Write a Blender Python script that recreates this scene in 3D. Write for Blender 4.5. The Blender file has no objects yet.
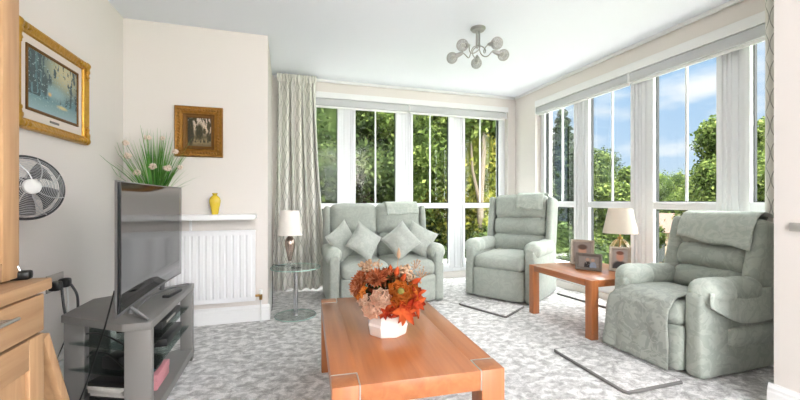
import bpy, bmesh, math, random
import numpy as np
from mathutils import Vector, Matrix, noise, Euler

random.seed(7)
rng = np.random.default_rng(11)
SC = bpy.context.scene
COL = SC.collection
PI = math.pi


# ------------------------------------------------------------------ helpers
def srgb(r, g, b):
    def f(c):
        c /= 255.0
        return c / 12.92 if c <= 0.04045 else ((c + 0.055) / 1.055) ** 2.4
    return (f(r), f(g), f(b), 1.0)


def obj(name, bm, mat, parent=None, smooth=40, mats=None):
    me = bpy.data.meshes.new(name)
    bmesh.ops.recalc_face_normals(bm, faces=bm.faces)
    bm.to_mesh(me)
    bm.free()
    for m in (mats or [mat]):
        me.materials.append(m)
    if smooth:
        me.polygons.foreach_set('use_smooth', [True] * len(me.polygons))
        if smooth < 180:
            me.set_sharp_from_angle(angle=math.radians(smooth))
    o = bpy.data.objects.new(name, me)
    COL.objects.link(o)
    if parent:
        o.parent = parent
    return o


def tag(o, label, cat, group=None, kind=None):
    o['label'] = label
    o['category'] = cat
    if group:
        o['group'] = group
    if kind:
        o['kind'] = kind
    return o


def thing(name, label, cat, loc=(0, 0, 0), rotz=0.0, group=None):
    o = bpy.data.objects.new(name, None)
    o.empty_display_size = 0.1
    COL.objects.link(o)
    o.location = loc
    o.rotation_euler = (0, 0, rotz)
    return tag(o, label, cat, group)


def struct(name, bm, mat, parent=None, smooth=0):
    o = obj(name, bm, mat, parent, smooth)
    if not parent:
        o['kind'] = 'structure'
    return o


def dup(root, loc, rotz=0.0, label=None, scale=None):
    r = root.copy()
    COL.objects.link(r)
    r.location = loc
    r.rotation_euler = (0, 0, rotz)
    if scale:
        r.scale = scale
    if label:
        r['label'] = label
    for ch in list(root.children):
        c = ch.copy()
        COL.objects.link(c)
        c.parent = r
        for g in list(ch.children):
            d = g.copy()
            COL.objects.link(d)
            d.parent = c
    return r


def B():
    return bmesh.new()


def box(bm, x0, y0, z0, x1, y1, z1, bev=0.0, M=None, seg=2):
    r = bmesh.ops.create_cube(bm, size=1.0)
    vs = r['verts']
    for v in vs:
        v.co = Vector(((x0 + x1) / 2 + v.co.x * (x1 - x0), (y0 + y1) / 2 + v.co.y * (y1 - y0), (z0 + z1) / 2 + v.co.z * (z1 - z0)))
        if M:
            v.co = M @ v.co
    if bev:
        es = list({e for v in vs for e in v.link_edges})
        bmesh.ops.bevel(bm, geom=es, offset=bev, segments=seg, affect='EDGES', profile=0.5)
    return bm


def tube(bm, pts, r, n=8, closed=False, caps=True):
    pts = [Vector(p) for p in pts]
    N = len(pts)
    rs = r if isinstance(r, (list, tuple)) else [r] * N
    rings = []
    up = None
    for i, p in enumerate(pts):
        a = pts[i - 1] if (i > 0 or closed) else p
        b = pts[(i + 1) % N] if (i < N - 1 or closed) else p
        t = (b - a)
        t = t.normalized() if t.length > 1e-9 else Vector((0, 0, 1))
        if up is None:
            up = Vector((0, 0, 1)) if abs(t.z) < 0.9 else Vector((1, 0, 0))
        s = t.cross(up)
        s = s.normalized() if s.length > 1e-6 else Vector((1, 0, 0))
        up = s.cross(t).normalized()
        rings.append([bm.verts.new(p + (s * math.cos(k * 2 * PI / n) + up * math.sin(k * 2 * PI / n)) * rs[i]) for k in range(n)])
    for i in range(N if closed else N - 1):
        A, C = rings[i], rings[(i + 1) % N]
        for k in range(n):
            bm.faces.new((A[k], A[(k + 1) % n], C[(k + 1) % n], C[k]))
    if caps and not closed:
        bm.faces.new(rings[0])
        bm.faces.new(rings[-1])
    return bm


def cyl(bm, p0, p1, r0, r1=None, n=16):
    return tube(bm, [p0, p1], [r0, r0 if r1 is None else r1], n)


def lathe(bm, prof, n=32, c=(0, 0, 0), M=None, rot=0.0, close=True):
    c = Vector(c)
    rings = []
    for r, z in prof:
        ring = []
        for k in range(n):
            a = k * 2 * PI / n + rot
            p = Vector((max(r, 1e-4) * math.cos(a), max(r, 1e-4) * math.sin(a), z)) + c
            ring.append(bm.verts.new(M @ p if M else p))
        rings.append(ring)
    for A, C in zip(rings, rings[1:]):
        for k in range(n):
            bm.faces.new((A[k], A[(k + 1) % n], C[(k + 1) % n], C[k]))
    if close:
        bm.faces.new(rings[0])
        bm.faces.new(rings[-1])
    return bm


def prism(bm, poly, z0, z1, bev=0.0):
    a = [bm.verts.new((x, y, z0)) for x, y in poly]
    b = [bm.verts.new((x, y, z1)) for x, y in poly]
    fs = [bm.faces.new(a), bm.faces.new(b)]
    n = len(poly)
    for i in range(n):
        fs.append(bm.faces.new((a[i], a[(i + 1) % n], b[(i + 1) % n], b[i])))
    if bev:
        es = list({e for v in a + b for e in v.link_edges})
        bmesh.ops.bevel(bm, geom=es, offset=bev, segments=2, affect='EDGES', profile=0.5)
    return bm


def sgrid(bm, f, nu, nv, mat=0, uvs=None):
    """surface from f(i/nu, j/nv)"""
    g = [[bm.verts.new(f(i / nu, j / nv)) for j in range(nv + 1)] for i in range(nu + 1)]
    uvl = bm.loops.layers.uv.verify() if uvs else None
    for i in range(nu):
        for j in range(nv):
            fc = bm.faces.new((g[i][j], g[i + 1][j], g[i + 1][j + 1], g[i][j + 1]))
            fc.material_index = mat
            if uvs:
                for lp, (a, b) in zip(fc.loops, ((i, j), (i + 1, j), (i + 1, j + 1), (i, j + 1))):
                    lp[uvl].uv = uvs(a / nu, b / nv)
    return g


def rcube(bm, c, s, r, n=8, bulge=(0, 0, 0), wr=0.0, M=None, ws=9.0, seed=0.0):
    """upholstered block: rounded box with puffed faces and soft creases"""
    h = Vector((s[0] / 2, s[1] / 2, s[2] / 2))
    r = min(r, h.x, h.y, h.z)
    c = Vector(c)
    cache = {}

    def vert(p):
        k = (round(p[0] * 1000), round(p[1] * 1000), round(p[2] * 1000))
        if k in cache:
            return cache[k]
        q = Vector(p)
        P = Vector((q.x * h.x, q.y * h.y, q.z * h.z))
        I = Vector(tuple(max(-h[i] + r, min(h[i] - r, P[i])) for i in range(3)))
        d = P - I
        if d.length > 1e-9:
            P = I + d.normalized() * r
        for i in range(3):
            j, l = (i + 1) % 3, (i + 2) % 3
            w = (1 - q[j] ** 2) * (1 - q[l] ** 2)
            P[i] += bulge[i] * w * q[i]
        if wr:
            nv = noise.noise_vector((P + c) * ws + Vector((seed, seed, seed)))
            P = P + nv * wr + noise.noise_vector((P + c) * ws * 2.7) * wr * 0.4
        P = P + c
        v = bm.verts.new(M @ P if M else P)
        cache[k] = v
        return v
    t = [math.sin((-1 + 2 * i / n) * PI / 2) * 0.55 + (-1 + 2 * i / n) * 0.45 for i in range(n + 1)]
    for ax in range(3):
        for sg in (-1, 1):
            for i in range(n):
                for j in range(n):
                    q = []
                    for (a, b) in ((i, j), (i + 1, j), (i + 1, j + 1), (i, j + 1)):
                        p = [0, 0, 0]
                        p[ax] = sg
                        p[(ax + 1) % 3] = t[a]
                        p[(ax + 2) % 3] = t[b]
                        q.append(vert(p))
                    bm.faces.new(q)
    return bm


def pydata(name, V, Fc, mat, parent=None, smooth=False):
    me = bpy.data.meshes.new(name)
    if isinstance(V, np.ndarray):
        me.vertices.add(len(V)); me.vertices.foreach_set('co', V.astype(np.float32).ravel())
        me.loops.add(len(Fc) * 4); me.loops.foreach_set('vertex_index', Fc.astype(np.int32).ravel())
        me.polygons.add(len(Fc)); me.polygons.foreach_set('loop_start', np.arange(0, len(Fc) * 4, 4, dtype=np.int32))
        me.update(calc_edges=True)
    else:
        me.from_pydata(V, [], Fc)
    me.materials.append(mat)
    if smooth:
        me.polygons.foreach_set('use_smooth', [True] * len(me.polygons))
    me.update()
    o = bpy.data.objects.new(name, me)
    COL.objects.link(o)
    if parent:
        o.parent = parent
    return o


# ------------------------------------------------------------------ materials
def base_mat(name):
    m = bpy.data.materials.new(name)
    m.use_nodes = True
    nt = m.node_tree
    bs = nt.nodes['Principled BSDF']
    return m, nt, bs


def plain(name, col, rough=0.5, metal=0.0, spec=0.5, bump=0.0, bscale=60.0, vary=0.0, vscale=5.0, coat=0.0):
    m, nt, bs = base_mat(name)
    bs.inputs['Base Color'].default_value = col
    bs.inputs['Roughness'].default_value = rough
    bs.inputs['Metallic'].default_value = metal
    bs.inputs['Specular IOR Level'].default_value = spec
    if coat:
        bs.inputs['Coat Weight'].default_value = coat
        bs.inputs['Coat Roughness'].default_value = 0.08
    tc = nt.nodes.new('ShaderNodeTexCoord')
    n = nt.nodes.new('ShaderNodeTexNoise')
    n.inputs['Scale'].default_value = vscale
    n.inputs['Detail'].default_value = 4
    nt.links.new(tc.outputs['Object'], n.inputs['Vector'])
    mx = nt.nodes.new('ShaderNodeMixRGB')
    mx.blend_type = 'MULTIPLY'
    mx.inputs['Color1'].default_value = col
    v = 1 - vary
    mx.inputs['Color2'].default_value = (v, v, v, 1)
    nt.links.new(n.outputs['Fac'], mx.inputs['Fac'])
    nt.links.new(mx.outputs['Color'], bs.inputs['Base Color'])
    if bump:
        n2 = nt.nodes.new('ShaderNodeTexNoise')
        n2.inputs['Scale'].default_value = bscale
        n2.inputs['Detail'].default_value = 3
        nt.links.new(tc.outputs['Object'], n2.inputs['Vector'])
        bp = nt.nodes.new('ShaderNodeBump')
        bp.inputs['Strength'].default_value = bump
        bp.inputs['Distance'].default_value = 0.01
        nt.links.new(n2.outputs['Fac'], bp.inputs['Height'])
        nt.links.new(bp.outputs['Normal'], bs.inputs['Normal'])
    return m


def ramp(nt, stops):
    r = nt.nodes.new('ShaderNodeValToRGB')
    el = r.color_ramp.elements
    while len(el) < len(stops):
        el.new(0.5)
    for e, (p, c) in zip(el, stops):
        e.position = p
        e.color = c
    return r


def wood(name, c1, c2, axis, rough=0.4, scale=1.0, coat=0.0, spec=0.5):
    m, nt, bs = base_mat(name)
    tc = nt.nodes.new('ShaderNodeTexCoord')
    mp = nt.nodes.new('ShaderNodeMapping')
    sc = [38 * scale, 38 * scale, 38 * scale]
    sc[axis] = 2.2 * scale
    mp.inputs['Scale'].default_value = sc
    nt.links.new(tc.outputs['Object'], mp.inputs['Vector'])
    n = nt.nodes.new('ShaderNodeTexNoise')
    n.inputs['Scale'].default_value = 1.0
    n.inputs['Detail'].default_value = 5
    n.inputs['Distortion'].default_value = 0.6
    nt.links.new(mp.outputs['Vector'], n.inputs['Vector'])
    r = ramp(nt, [(0.3, c1), (0.7, c2)])
    nt.links.new(n.outputs['Fac'], r.inputs['Fac'])
    nt.links.new(r.outputs['Color'], bs.inputs['Base Color'])
    bs.inputs['Roughness'].default_value = rough
    bs.inputs['Specular IOR Level'].default_value = spec
    if coat:
        bs.inputs['Coat Weight'].default_value = coat
        bs.inputs['Coat Roughness'].default_value = 0.2
    bp = nt.nodes.new('ShaderNodeBump')
    bp.inputs['Strength'].default_value = 0.08
    bp.inputs['Distance'].default_value = 0.003
    nt.links.new(n.outputs['Fac'], bp.inputs['Height'])
    nt.links.new(bp.outputs['Normal'], bs.inputs['Normal'])
    return m


def carpet_mat():
    m, nt, bs = base_mat('carpet')
    tc = nt.nodes.new('ShaderNodeTexCoord')
    mp = nt.nodes.new('ShaderNodeMapping')
    mp.inputs['Scale'].default_value = (1.0, 1.25, 1.0)
    mp.inputs['Rotation'].default_value = (0, 0, 0.35)
    nt.links.new(tc.outputs['Object'], mp.inputs['Vector'])
    n = nt.nodes.new('ShaderNodeTexNoise')
    n.inputs['Scale'].default_value = 17.0
    n.inputs['Detail'].default_value = 8
    n.inputs['Roughness'].default_value = 0.66
    n.inputs['Distortion'].default_value = 0.5
    nt.links.new(mp.outputs['Vector'], n.inputs['Vector'])
    r = ramp(nt, [(0.38, srgb(176, 174, 173)), (0.5, srgb(214, 212, 211)), (0.6, srgb(246, 244, 243))])
    nt.links.new(n.outputs['Fac'], r.inputs['Fac'])
    f = nt.nodes.new('ShaderNodeTexNoise')
    f.inputs['Scale'].default_value = 160
    f.inputs['Detail'].default_value = 2
    nt.links.new(tc.outputs['Object'], f.inputs['Vector'])
    r2 = ramp(nt, [(0.35, (0.8, 0.8, 0.8, 1)), (0.65, (1, 1, 1, 1))])
    nt.links.new(f.outputs['Fac'], r2.inputs['Fac'])
    mx = nt.nodes.new('ShaderNodeMixRGB')
    mx.blend_type = 'MULTIPLY'
    mx.inputs['Fac'].default_value = 1
    nt.links.new(r.outputs['Color'], mx.inputs['Color1'])
    nt.links.new(r2.outputs['Color'], mx.inputs['Color2'])
    nt.links.new(mx.outputs['Color'], bs.inputs['Base Color'])
    bs.inputs['Roughness'].default_value = 1.0
    bs.inputs['Specular IOR Level'].default_value = 0.1
    bs.inputs['Sheen Weight'].default_value = 0.15
    bp = nt.nodes.new('ShaderNodeBump')
    bp.inputs['Strength'].default_value = 0.7
    bp.inputs['Distance'].default_value = 0.008
    nt.links.new(f.outputs['Fac'], bp.inputs['Height'])
    nt.links.new(bp.outputs['Normal'], bs.inputs['Normal'])
    return m


def damask(name, ca, cb, scale=7.0, contrast=1.0, rough=0.85):
    """woven upholstery with a tone-on-tone leaf figure"""
    m, nt, bs = base_mat(name)
    tc = nt.nodes.new('ShaderNodeTexCoord')
    n = nt.nodes.new('ShaderNodeTexNoise')
    n.inputs['Scale'].default_value = scale * 0.9
    n.inputs['Detail'].default_value = 2
    nt.links.new(tc.outputs['Object'], n.inputs['Vector'])
    ad = nt.nodes.new('ShaderNodeMixRGB')
    ad.blend_type = 'ADD'
    ad.inputs['Fac'].default_value = 0.22
    nt.links.new(tc.outputs['Object'], ad.inputs['Color1'])
    nt.links.new(n.outputs['Color'], ad.inputs['Color2'])
    v = nt.nodes.new('ShaderNodeTexVoronoi')
    v.feature = 'DISTANCE_TO_EDGE'
    v.inputs['Scale'].default_value = scale * 1.6
    nt.links.new(ad.outputs['Color'], v.inputs['Vector'])
    w = nt.nodes.new('ShaderNodeTexNoise')
    w.inputs['Scale'].default_value = scale * 2.2
    w.inputs['Detail'].default_value = 3
    w.inputs['Distortion'].default_value = 2.0
    nt.links.new(ad.outputs['Color'], w.inputs['Vector'])
    mt = nt.nodes.new('ShaderNodeMath')
    mt.operation = 'MULTIPLY_ADD'
    mt.inputs[1].default_value = 0.6
    nt.links.new(v.outputs['Distance'], mt.inputs[0])
    nt.links.new(w.outputs['Fac'], mt.inputs[2])
    r = ramp(nt, [(0.54, ca), (0.62, cb)])
    nt.links.new(mt.outputs['Value'], r.inputs['Fac'])
    nt.links.new(r.outputs['Color'], bs.inputs['Base Color'])
    bs.inputs['Roughness'].default_value = rough
    bs.inputs['Specular IOR Level'].default_value = 0.25
    bs.inputs['Sheen Weight'].default_value = 0.2
    f = nt.nodes.new('ShaderNodeTexNoise')
    f.inputs['Scale'].default_value = 22
    f.inputs['Detail'].default_value = 4
    nt.links.new(tc.outputs['Object'], f.inputs['Vector'])
    bp = nt.nodes.new('ShaderNodeBump')
    bp.inputs['Strength'].default_value = 0.35
    bp.inputs['Distance'].default_value = 0.012
    nt.links.new(f.outputs['Fac'], bp.inputs['Height'])
    nt.links.new(bp.outputs['Normal'], bs.inputs['Normal'])
    return m


def curtain_mat():
    """pale cloth with chains of interlaced wavy lines, drawn along the cloth"""
    m, nt, bs = base_mat('curtain_cloth')
    uv = nt.nodes.new('ShaderNodeUVMap')
    sp = nt.nodes.new('ShaderNodeSeparateXYZ')
    nt.links.new(uv.outputs['UV'], sp.inputs['Vector'])

    def math_(op, a, b=None, c=None):
        n = nt.nodes.new('ShaderNodeMath')
        n.operation = op
        for i, x in enumerate((a, b, c)):
            if x is None:
                continue
            if isinstance(x, (int, float)):
                n.inputs[i].default_value = x
            else:
                nt.links.new(x, n.inputs[i])
        return n.outputs[0]
    u, v = sp.outputs['X'], sp.outputs['Y']
    per = 0.115
    s = math_('SINE', math_('MULTIPLY', v, 2 * PI / 0.34))
    off = math_('MULTIPLY', s, per * 0.23)
    lines = []
    for sg in (1, -1):
        t = math_('MULTIPLY_ADD', off, sg, u)
        d = math_('PINGPONG', t, per / 2)
        lines.append(math_('LESS_THAN', math_('ABSOLUTE', math_('SUBTRACT', d, per * 0.25)), 0.0026))
    ln = math_('MAXIMUM', lines[0], lines[1])
    mx = nt.nodes.new('ShaderNodeMixRGB')
    mx.inputs['Color1'].default_value = srgb(232, 230, 222)
    mx.inputs['Color2'].default_value = srgb(172, 170, 162)
    nt.links.new(ln, mx.inputs['Fac'])
    nt.links.new(mx.outputs['Color'], bs.inputs['Base Color'])
    bs.inputs['Roughness'].default_value = 0.8
    bs.inputs['Specular IOR Level'].default_value = 0.3
    bs.inputs['Sheen Weight'].default_value = 0.2
    return m


def glass(name, tint=(0.97, 0.985, 0.98, 1), refl=0.06, rough=0.0):
    m = bpy.data.materials.new(name)
    m.use_nodes = True
    nt = m.node_tree
    nt.nodes.clear()
    out = nt.nodes.new('ShaderNodeOutputMaterial')
    tr = nt.nodes.new('ShaderNodeBsdfTransparent')
    tr.inputs['Color'].default_value = tint
    gl = nt.nodes.new('ShaderNodeBsdfGlossy')
    gl.inputs['Roughness'].default_value = rough
    lw = nt.nodes.new('ShaderNodeLayerWeight')
    lw.inputs['Blend'].default_value = 0.25
    mu = nt.nodes.new('ShaderNodeMath')
    mu.operation = 'MULTIPLY_ADD'
    mu.inputs[1].default_value = 0.22 if refl < 0.1 else 0.45
    mu.inputs[2].default_value = 0.004 if refl < 0.1 else refl * 0.4
    nt.links.new(lw.outputs['Fresnel'], mu.inputs[0])
    mx = nt.nodes.new('ShaderNodeMixShader')
    nt.links.new(mu.outputs[0], mx.inputs['Fac'])
    nt.links.new(tr.outputs[0], mx.inputs[1])
    nt.links.new(gl.outputs[0], mx.inputs[2])
    nt.links.new(mx.outputs[0], out.inputs['Surface'])
    return m


def leaf_mat(name, cols, rough=0.85, trans=0.25, nscale=0.9):
    m, nt, bs = base_mat(name)
    g = nt.nodes.new('ShaderNodeNewGeometry')
    tc = nt.nodes.new('ShaderNodeTexCoord')
    n = nt.nodes.new('ShaderNodeTexNoise')
    n.inputs['Scale'].default_value = nscale
    n.inputs['Detail'].default_value = 3
    nt.links.new(tc.outputs['Object'], n.inputs['Vector'])
    mt = nt.nodes.new('ShaderNodeMath')
    mt.operation = 'MULTIPLY_ADD'
    mt.inputs[1].default_value = 0.5
    nt.links.new(g.outputs['Random Per Island'], mt.inputs[0])
    ms = nt.nodes.new('ShaderNodeMath')
    ms.operation = 'SUBTRACT'
    ms.inputs[1].default_value = 0.25
    nt.links.new(n.outputs['Fac'], ms.inputs[0])
    nt.links.new(ms.outputs[0], mt.inputs[2])
    k = len(cols)
    r = ramp(nt, [(0.2 + 0.65 * i / max(k - 1, 1), c) for i, c in enumerate(cols)])
    nt.links.new(mt.outputs[0], r.inputs['Fac'])
    nt.links.new(r.outputs['Color'], bs.inputs['Base Color'])
    bs.inputs['Roughness'].default_value = rough
    bs.inputs['Specular IOR Level'].default_value = 0.08
    if trans:
        tl = nt.nodes.new('ShaderNodeBsdfTranslucent')
        nt.links.new(r.outputs['Color'], tl.inputs['Color'])
        mx = nt.nodes.new('ShaderNodeMixShader')
        mx.inputs['Fac'].default_value = trans
        nt.links.new(bs.outputs[0], mx.inputs[1])
        nt.links.new(tl.outputs[0], mx.inputs[2])
        nt.links.new(mx.outputs[0], nt.nodes['Material Output'].inputs['Surface'])
    return m


def picture_mat(name, kind):
    """small painted / printed pictures, drawn in the flat picture's own UVs"""
    m, nt, bs = base_mat(name)
    uv = nt.nodes.new('ShaderNodeUVMap')
    sp = nt.nodes.new('ShaderNodeSeparateXYZ')
    nt.links.new(uv.outputs['UV'], sp.inputs['Vector'])
    bs.inputs['Roughness'].default_value = 0.35

    def noise_(scale, vec=None, detail=5, sx=1, sy=1):
        mp = nt.nodes.new('ShaderNodeMapping')
        mp.inputs['Scale'].default_value = (sx, sy, 1)
        nt.links.new(uv.outputs['UV'], mp.inputs['Vector'])
        n = nt.nodes.new('ShaderNodeTexNoise')
        n.inputs['Scale'].default_value = scale
        n.inputs['Detail'].default_value = detail
        nt.links.new(mp.outputs['Vector'], n.inputs['Vector'])
        return n.outputs['Fac']

    def M_(op, a, b=None, c=None):
        n = nt.nodes.new('ShaderNodeMath')
        n.operation = op
        for i, x in enumerate((a, b, c)):
            if x is None:
                continue
            if isinstance(x, (int, float)):
                n.inputs[i].default_value = x
            else:
                nt.links.new(x, n.inputs[i])
        return n.outputs[0]

    def over(cur, fac, col):
        n = nt.nodes.new('ShaderNodeMixRGB')
        nt.links.new(fac, n.inputs['Fac'])
        if isinstance(cur, tuple):
            n.inputs['Color1'].default_value = cur
        else:
            nt.links.new(cur, n.inputs['Color1'])
        if isinstance(col, tuple):
            n.inputs['Color2'].default_value = col
        else:
            nt.links.new(col, n.inputs['Color2'])
        return n.outputs['Color']

    def smooth(x, a, b):
        n = nt.nodes.new('ShaderNodeMapRange')
        n.interpolation_type = 'SMOOTHSTEP'
        n.inputs['From Min'].default_value = a
        n.inputs['From Max'].default_value = b
        nt.links.new(x, n.inputs['Value'])
        return n.outputs['Result']

    def blob(cx, cy, rx, ry, soft=0.35):
        dx = M_('DIVIDE', M_('SUBTRACT', sp.outputs['X'], cx), rx)
        dy = M_('DIVIDE', M_('SUBTRACT', sp.outputs['Y'], cy), ry)
        d = M_('SQRT', M_('ADD', M_('MULTIPLY', dx, dx), M_('MULTIPLY', dy, dy)))
        return smooth(d, 1 + soft, 1 - soft)
    U, Vv = sp.outputs['X'], sp.outputs['Y']
    if kind == 'snow':
        r = ramp(nt, [(0.0, srgb(150, 180, 186)), (0.3, srgb(84, 128, 136)), (0.62, srgb(62, 104, 112)), (1.0, srgb(74, 112, 114))])
        nt.links.new(Vv, r.inputs['Fac'])
        cur = over(r.outputs['Color'], blob(0.72, 0.86, 0.3, 0.3, 0.9), srgb(196, 190, 150))
        fir = M_('GREATER_THAN', M_('ADD', noise_(7, sx=2.4, sy=0.6), M_('MULTIPLY', M_('ABSOLUTE', M_('SUBTRACT', U, 0.62)), 0.35)), 0.62)
        fir = M_('MULTIPLY', fir, M_('GREATER_THAN', Vv, 0.25))
        cur = over(cur, fir, srgb(34, 66, 72))
        cur = over(cur, blob(0.52, 0.42, 0.2, 0.12, 0.7), srgb(140, 172, 178))
        cur = over(cur, blob(0.3, 0.5, 0.06, 0.2, 0.3), srgb(38, 68, 74))
        cur = over(cur, M_('GREATER_THAN', noise_(26), 0.62), srgb(150, 178, 182))
        cur = over(cur, blob(0.66, 0.2, 0.1, 0.03, 0.6), srgb(214, 196, 140))
        cur = over(cur, blob(0.4, 0.36, 0.03, 0.03, 0.6), srgb(226, 180, 96))
    elif kind == 'wood':
        r = ramp(nt, [(0.0, srgb(112, 96, 66)), (0.2, srgb(150, 132, 96)), (0.32, srgb(86, 76, 46)), (0.6, srgb(206, 186, 160)), (1.0, srgb(196, 180, 168))])
        nt.links.new(Vv, r.inputs['Fac'])
        tr = M_('GREATER_THAN', M_('ADD', noise_(6, sx=1.6, sy=0.8), M_('MULTIPLY', M_('ABSOLUTE', M_('SUBTRACT', U, 0.5)), 0.3)), 0.58)
        tr = M_('MULTIPLY', tr, M_('GREATER_THAN', Vv, 0.12))
        cur = over(r.outputs['Color'], tr, srgb(58, 52, 28))
        cur = over(cur, blob(0.5, 0.5, 0.16, 0.3, 0.3), srgb(50, 46, 26))
        cur = over(cur, blob(0.12, 0.5, 0.14, 0.5, 0.3), srgb(44, 40, 24))
        cur = over(cur, M_('GREATER_THAN', noise_(20), 0.6), srgb(96, 84, 48))
    elif kind == 'portrait':
        cur = over(srgb(150, 140, 134), blob(0.5, 0.1, 0.42, 0.36, 0.2), srgb(122, 112, 112))
        cur = over(cur, blob(0.5, 0.58, 0.22, 0.2, 0.3), srgb(196, 150, 128))
        cur = over(cur, blob(0.5, 0.76, 0.26, 0.13, 0.3), srgb(96, 74, 62))
    elif kind == 'couple':
        cur = over(srgb(138, 132, 128), blob(0.45, 0.15, 0.16, 0.42, 0.2), srgb(34, 32, 34))
        cur = over(cur, blob(0.72, 0.12, 0.16, 0.4, 0.2), srgb(140, 156, 182))
        cur = over(cur, blob(0.45, 0.68, 0.1, 0.14, 0.3), srgb(178, 146, 128))
        cur = over(cur, blob(0.7, 0.66, 0.1, 0.14, 0.3), srgb(186, 154, 136))
        cur = over(cur, M_('GREATER_THAN', noise_(9), 0.6), srgb(150, 146, 142))
    else:
        cur = over(srgb(166, 158, 152), blob(0.5, 0.06, 0.5, 0.36, 0.2), srgb(46, 44, 48))
        cur = over(cur, blob(0.5, 0.62, 0.24, 0.22, 0.3), srgb(198, 146, 122))
        cur = over(cur, blob(0.5, 0.82, 0.24, 0.1, 0.3), srgb(120, 70, 48))
    nt.links.new(cur, bs.inputs['Base Color'])
    return m


MT = {}
MT['wall'] = plain('wall_paint', srgb(230, 224, 219), 0.9, spec=0.2, bump=0.05, bscale=180)
MT['ceil'] = plain('ceiling_paint', srgb(236, 240, 247), 0.95, spec=0.1, bump=0.04, bscale=200)
MT['trim'] = plain('white_gloss', srgb(240, 240, 240), 0.35)
MT['upvc'] = plain('white_upvc', srgb(241, 242, 245), 0.3)
MT['gasket'] = plain('black_gasket', srgb(40, 42, 44), 0.6)
MT['carpet'] = carpet_mat()
MT['matedge'] = plain('bound_edge', srgb(120, 118, 116), 0.9)
MT['glass'] = glass('window_glass')
MT['tglass'] = glass('table_glass', (0.95, 0.98, 0.97, 1), 0.12)
MT['sglass'] = glass('shelf_glass', (0.72, 0.80, 0.78, 1), 0.12)
MT['cglass'] = glass('clear_glass', (0.95, 0.96, 0.95, 1), 0.25)
MT['aglass'] = glass('amber_glass', (0.93, 0.82, 0.6, 1), 0.3)
MT['edgeg'] = plain('glass_edge', srgb(176, 208, 198), 0.15)
MT['chrome'] = plain('chrome', srgb(205, 206, 208), 0.18, 1.0)
MT['satin'] = plain('satin_steel', srgb(196, 196, 196), 0.32, 1.0)
MT['nickel'] = plain('brushed_nickel', srgb(172, 171, 168), 0.3, 1.0)
MT['mercury'] = plain('mercury_glass', srgb(196, 176, 164), 0.12, 0.9, vary=0.35, vscale=20)
MT['oakv'] = wood('oak_upright', srgb(172, 133, 96), srgb(194, 156, 117), 2, 0.45)
MT['oakh'] = wood('oak_lengthwise', srgb(172, 133, 96), srgb(194, 156, 117), 1, 0.45)
MT['tabley'] = wood('cherry_lengthwise', srgb(162, 94, 50), srgb(183, 114, 66), 1, 0.34, 0.8, coat=0.55)
MT['tablex'] = wood('cherry_crosswise', srgb(162, 94, 50), srgb(183, 114, 66), 0, 0.34, 0.8, coat=0.55)
MT['tablez'] = wood('cherry_upright', srgb(162, 94, 50), srgb(183, 114, 66), 2, 0.34, 0.8, coat=0.55)
MT['inlay'] = plain('metal_inlay', srgb(190, 186, 180), 0.35, 0.6)
MT['fab'] = damask('sage_upholstery', srgb(160, 166, 158), srgb(168, 173, 165), 7)
MT['fabd'] = damask('sage_damask', srgb(155, 162, 153), srgb(167, 173, 164), 6)
MT['fabc'] = damask('sage_cover', srgb(175, 183, 174), srgb(187, 193, 184), 8)
MT['fabs'] = damask('grey_seat_cover', srgb(150, 155, 148), srgb(166, 170, 162), 7)
MT['cush'] = damask('cushion_cloth', srgb(171, 176, 169), srgb(180, 184, 177), 9)
MT['curtain'] = curtain_mat()
MT['gold'] = plain('gilt', srgb(214, 164, 70), 0.36, 0.75, vary=0.45, vscale=45, bump=0.5, bscale=55)
MT['gold2'] = plain('dark_gilt', srgb(176, 124, 52), 0.42, 0.65, vary=0.6, vscale=60, bump=0.9, bscale=70)
MT['gold3'] = plain('inner_gilt', srgb(128, 88, 38), 0.5, 0.5, vary=0.4, vscale=60)
MT['mount'] = plain('pale_mount', srgb(226, 216, 208), 0.9)
MT['rad'] = plain('radiator_enamel', srgb(238, 238, 240), 0.35)
MT['tvgrey'] = plain('tv_grey', srgb(120, 120, 122), 0.35, 0.6)
MT['screen'] = plain('tv_screen', srgb(34, 35, 36), 0.07, spec=0.42, coat=0.1)
MT['stand'] = plain('grey_lacquer', srgb(122, 120, 118), 0.42)
MT['black'] = plain('black_plastic', srgb(20, 20, 21), 0.4)
MT['white'] = plain('white_plastic', srgb(232, 232, 230), 0.4)
MT['grey'] = plain('grey_plastic', srgb(176, 172, 166), 0.5)
MT['pink'] = plain('pink_card', srgb(206, 140, 148), 0.6)
MT['paper'] = plain('paper_edges', srgb(206, 202, 196), 0.8, vary=0.3, vscale=80)
MT['blue'] = plain('blue_card', srgb(90, 170, 210), 0.6)
MT['fanblk'] = plain('fan_dark', srgb(52, 53, 55), 0.4)
MT['fanwire'] = plain('fan_wire', srgb(196, 196, 198), 0.3, 0.6)
MT['yellow'] = plain('yellow_glaze', srgb(232, 200, 56), 0.25, coat=0.6, vary=0.25, vscale=22)
MT['shade'] = plain('lamp_shade', srgb(244, 238, 230), 0.85)
MT['shade2'] = plain('cream_shade', srgb(234, 222, 206), 0.85)
MT['blind'] = plain('blind_grey', srgb(196, 197, 199), 0.6)
MT['pot'] = plain('white_ceramic', srgb(238, 230, 226), 0.3, coat=0.4)
MT['brass'] = plain('brass', srgb(190, 150, 90), 0.3, 1.0)
MT['silver_f'] = plain('silver_frame', srgb(190, 180, 168), 0.3, 0.6, vary=0.3, vscale=40)
MT['dark_f'] = plain('pewter_frame', srgb(140, 134, 128), 0.35, 0.6, vary=0.35, vscale=50)


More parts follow.
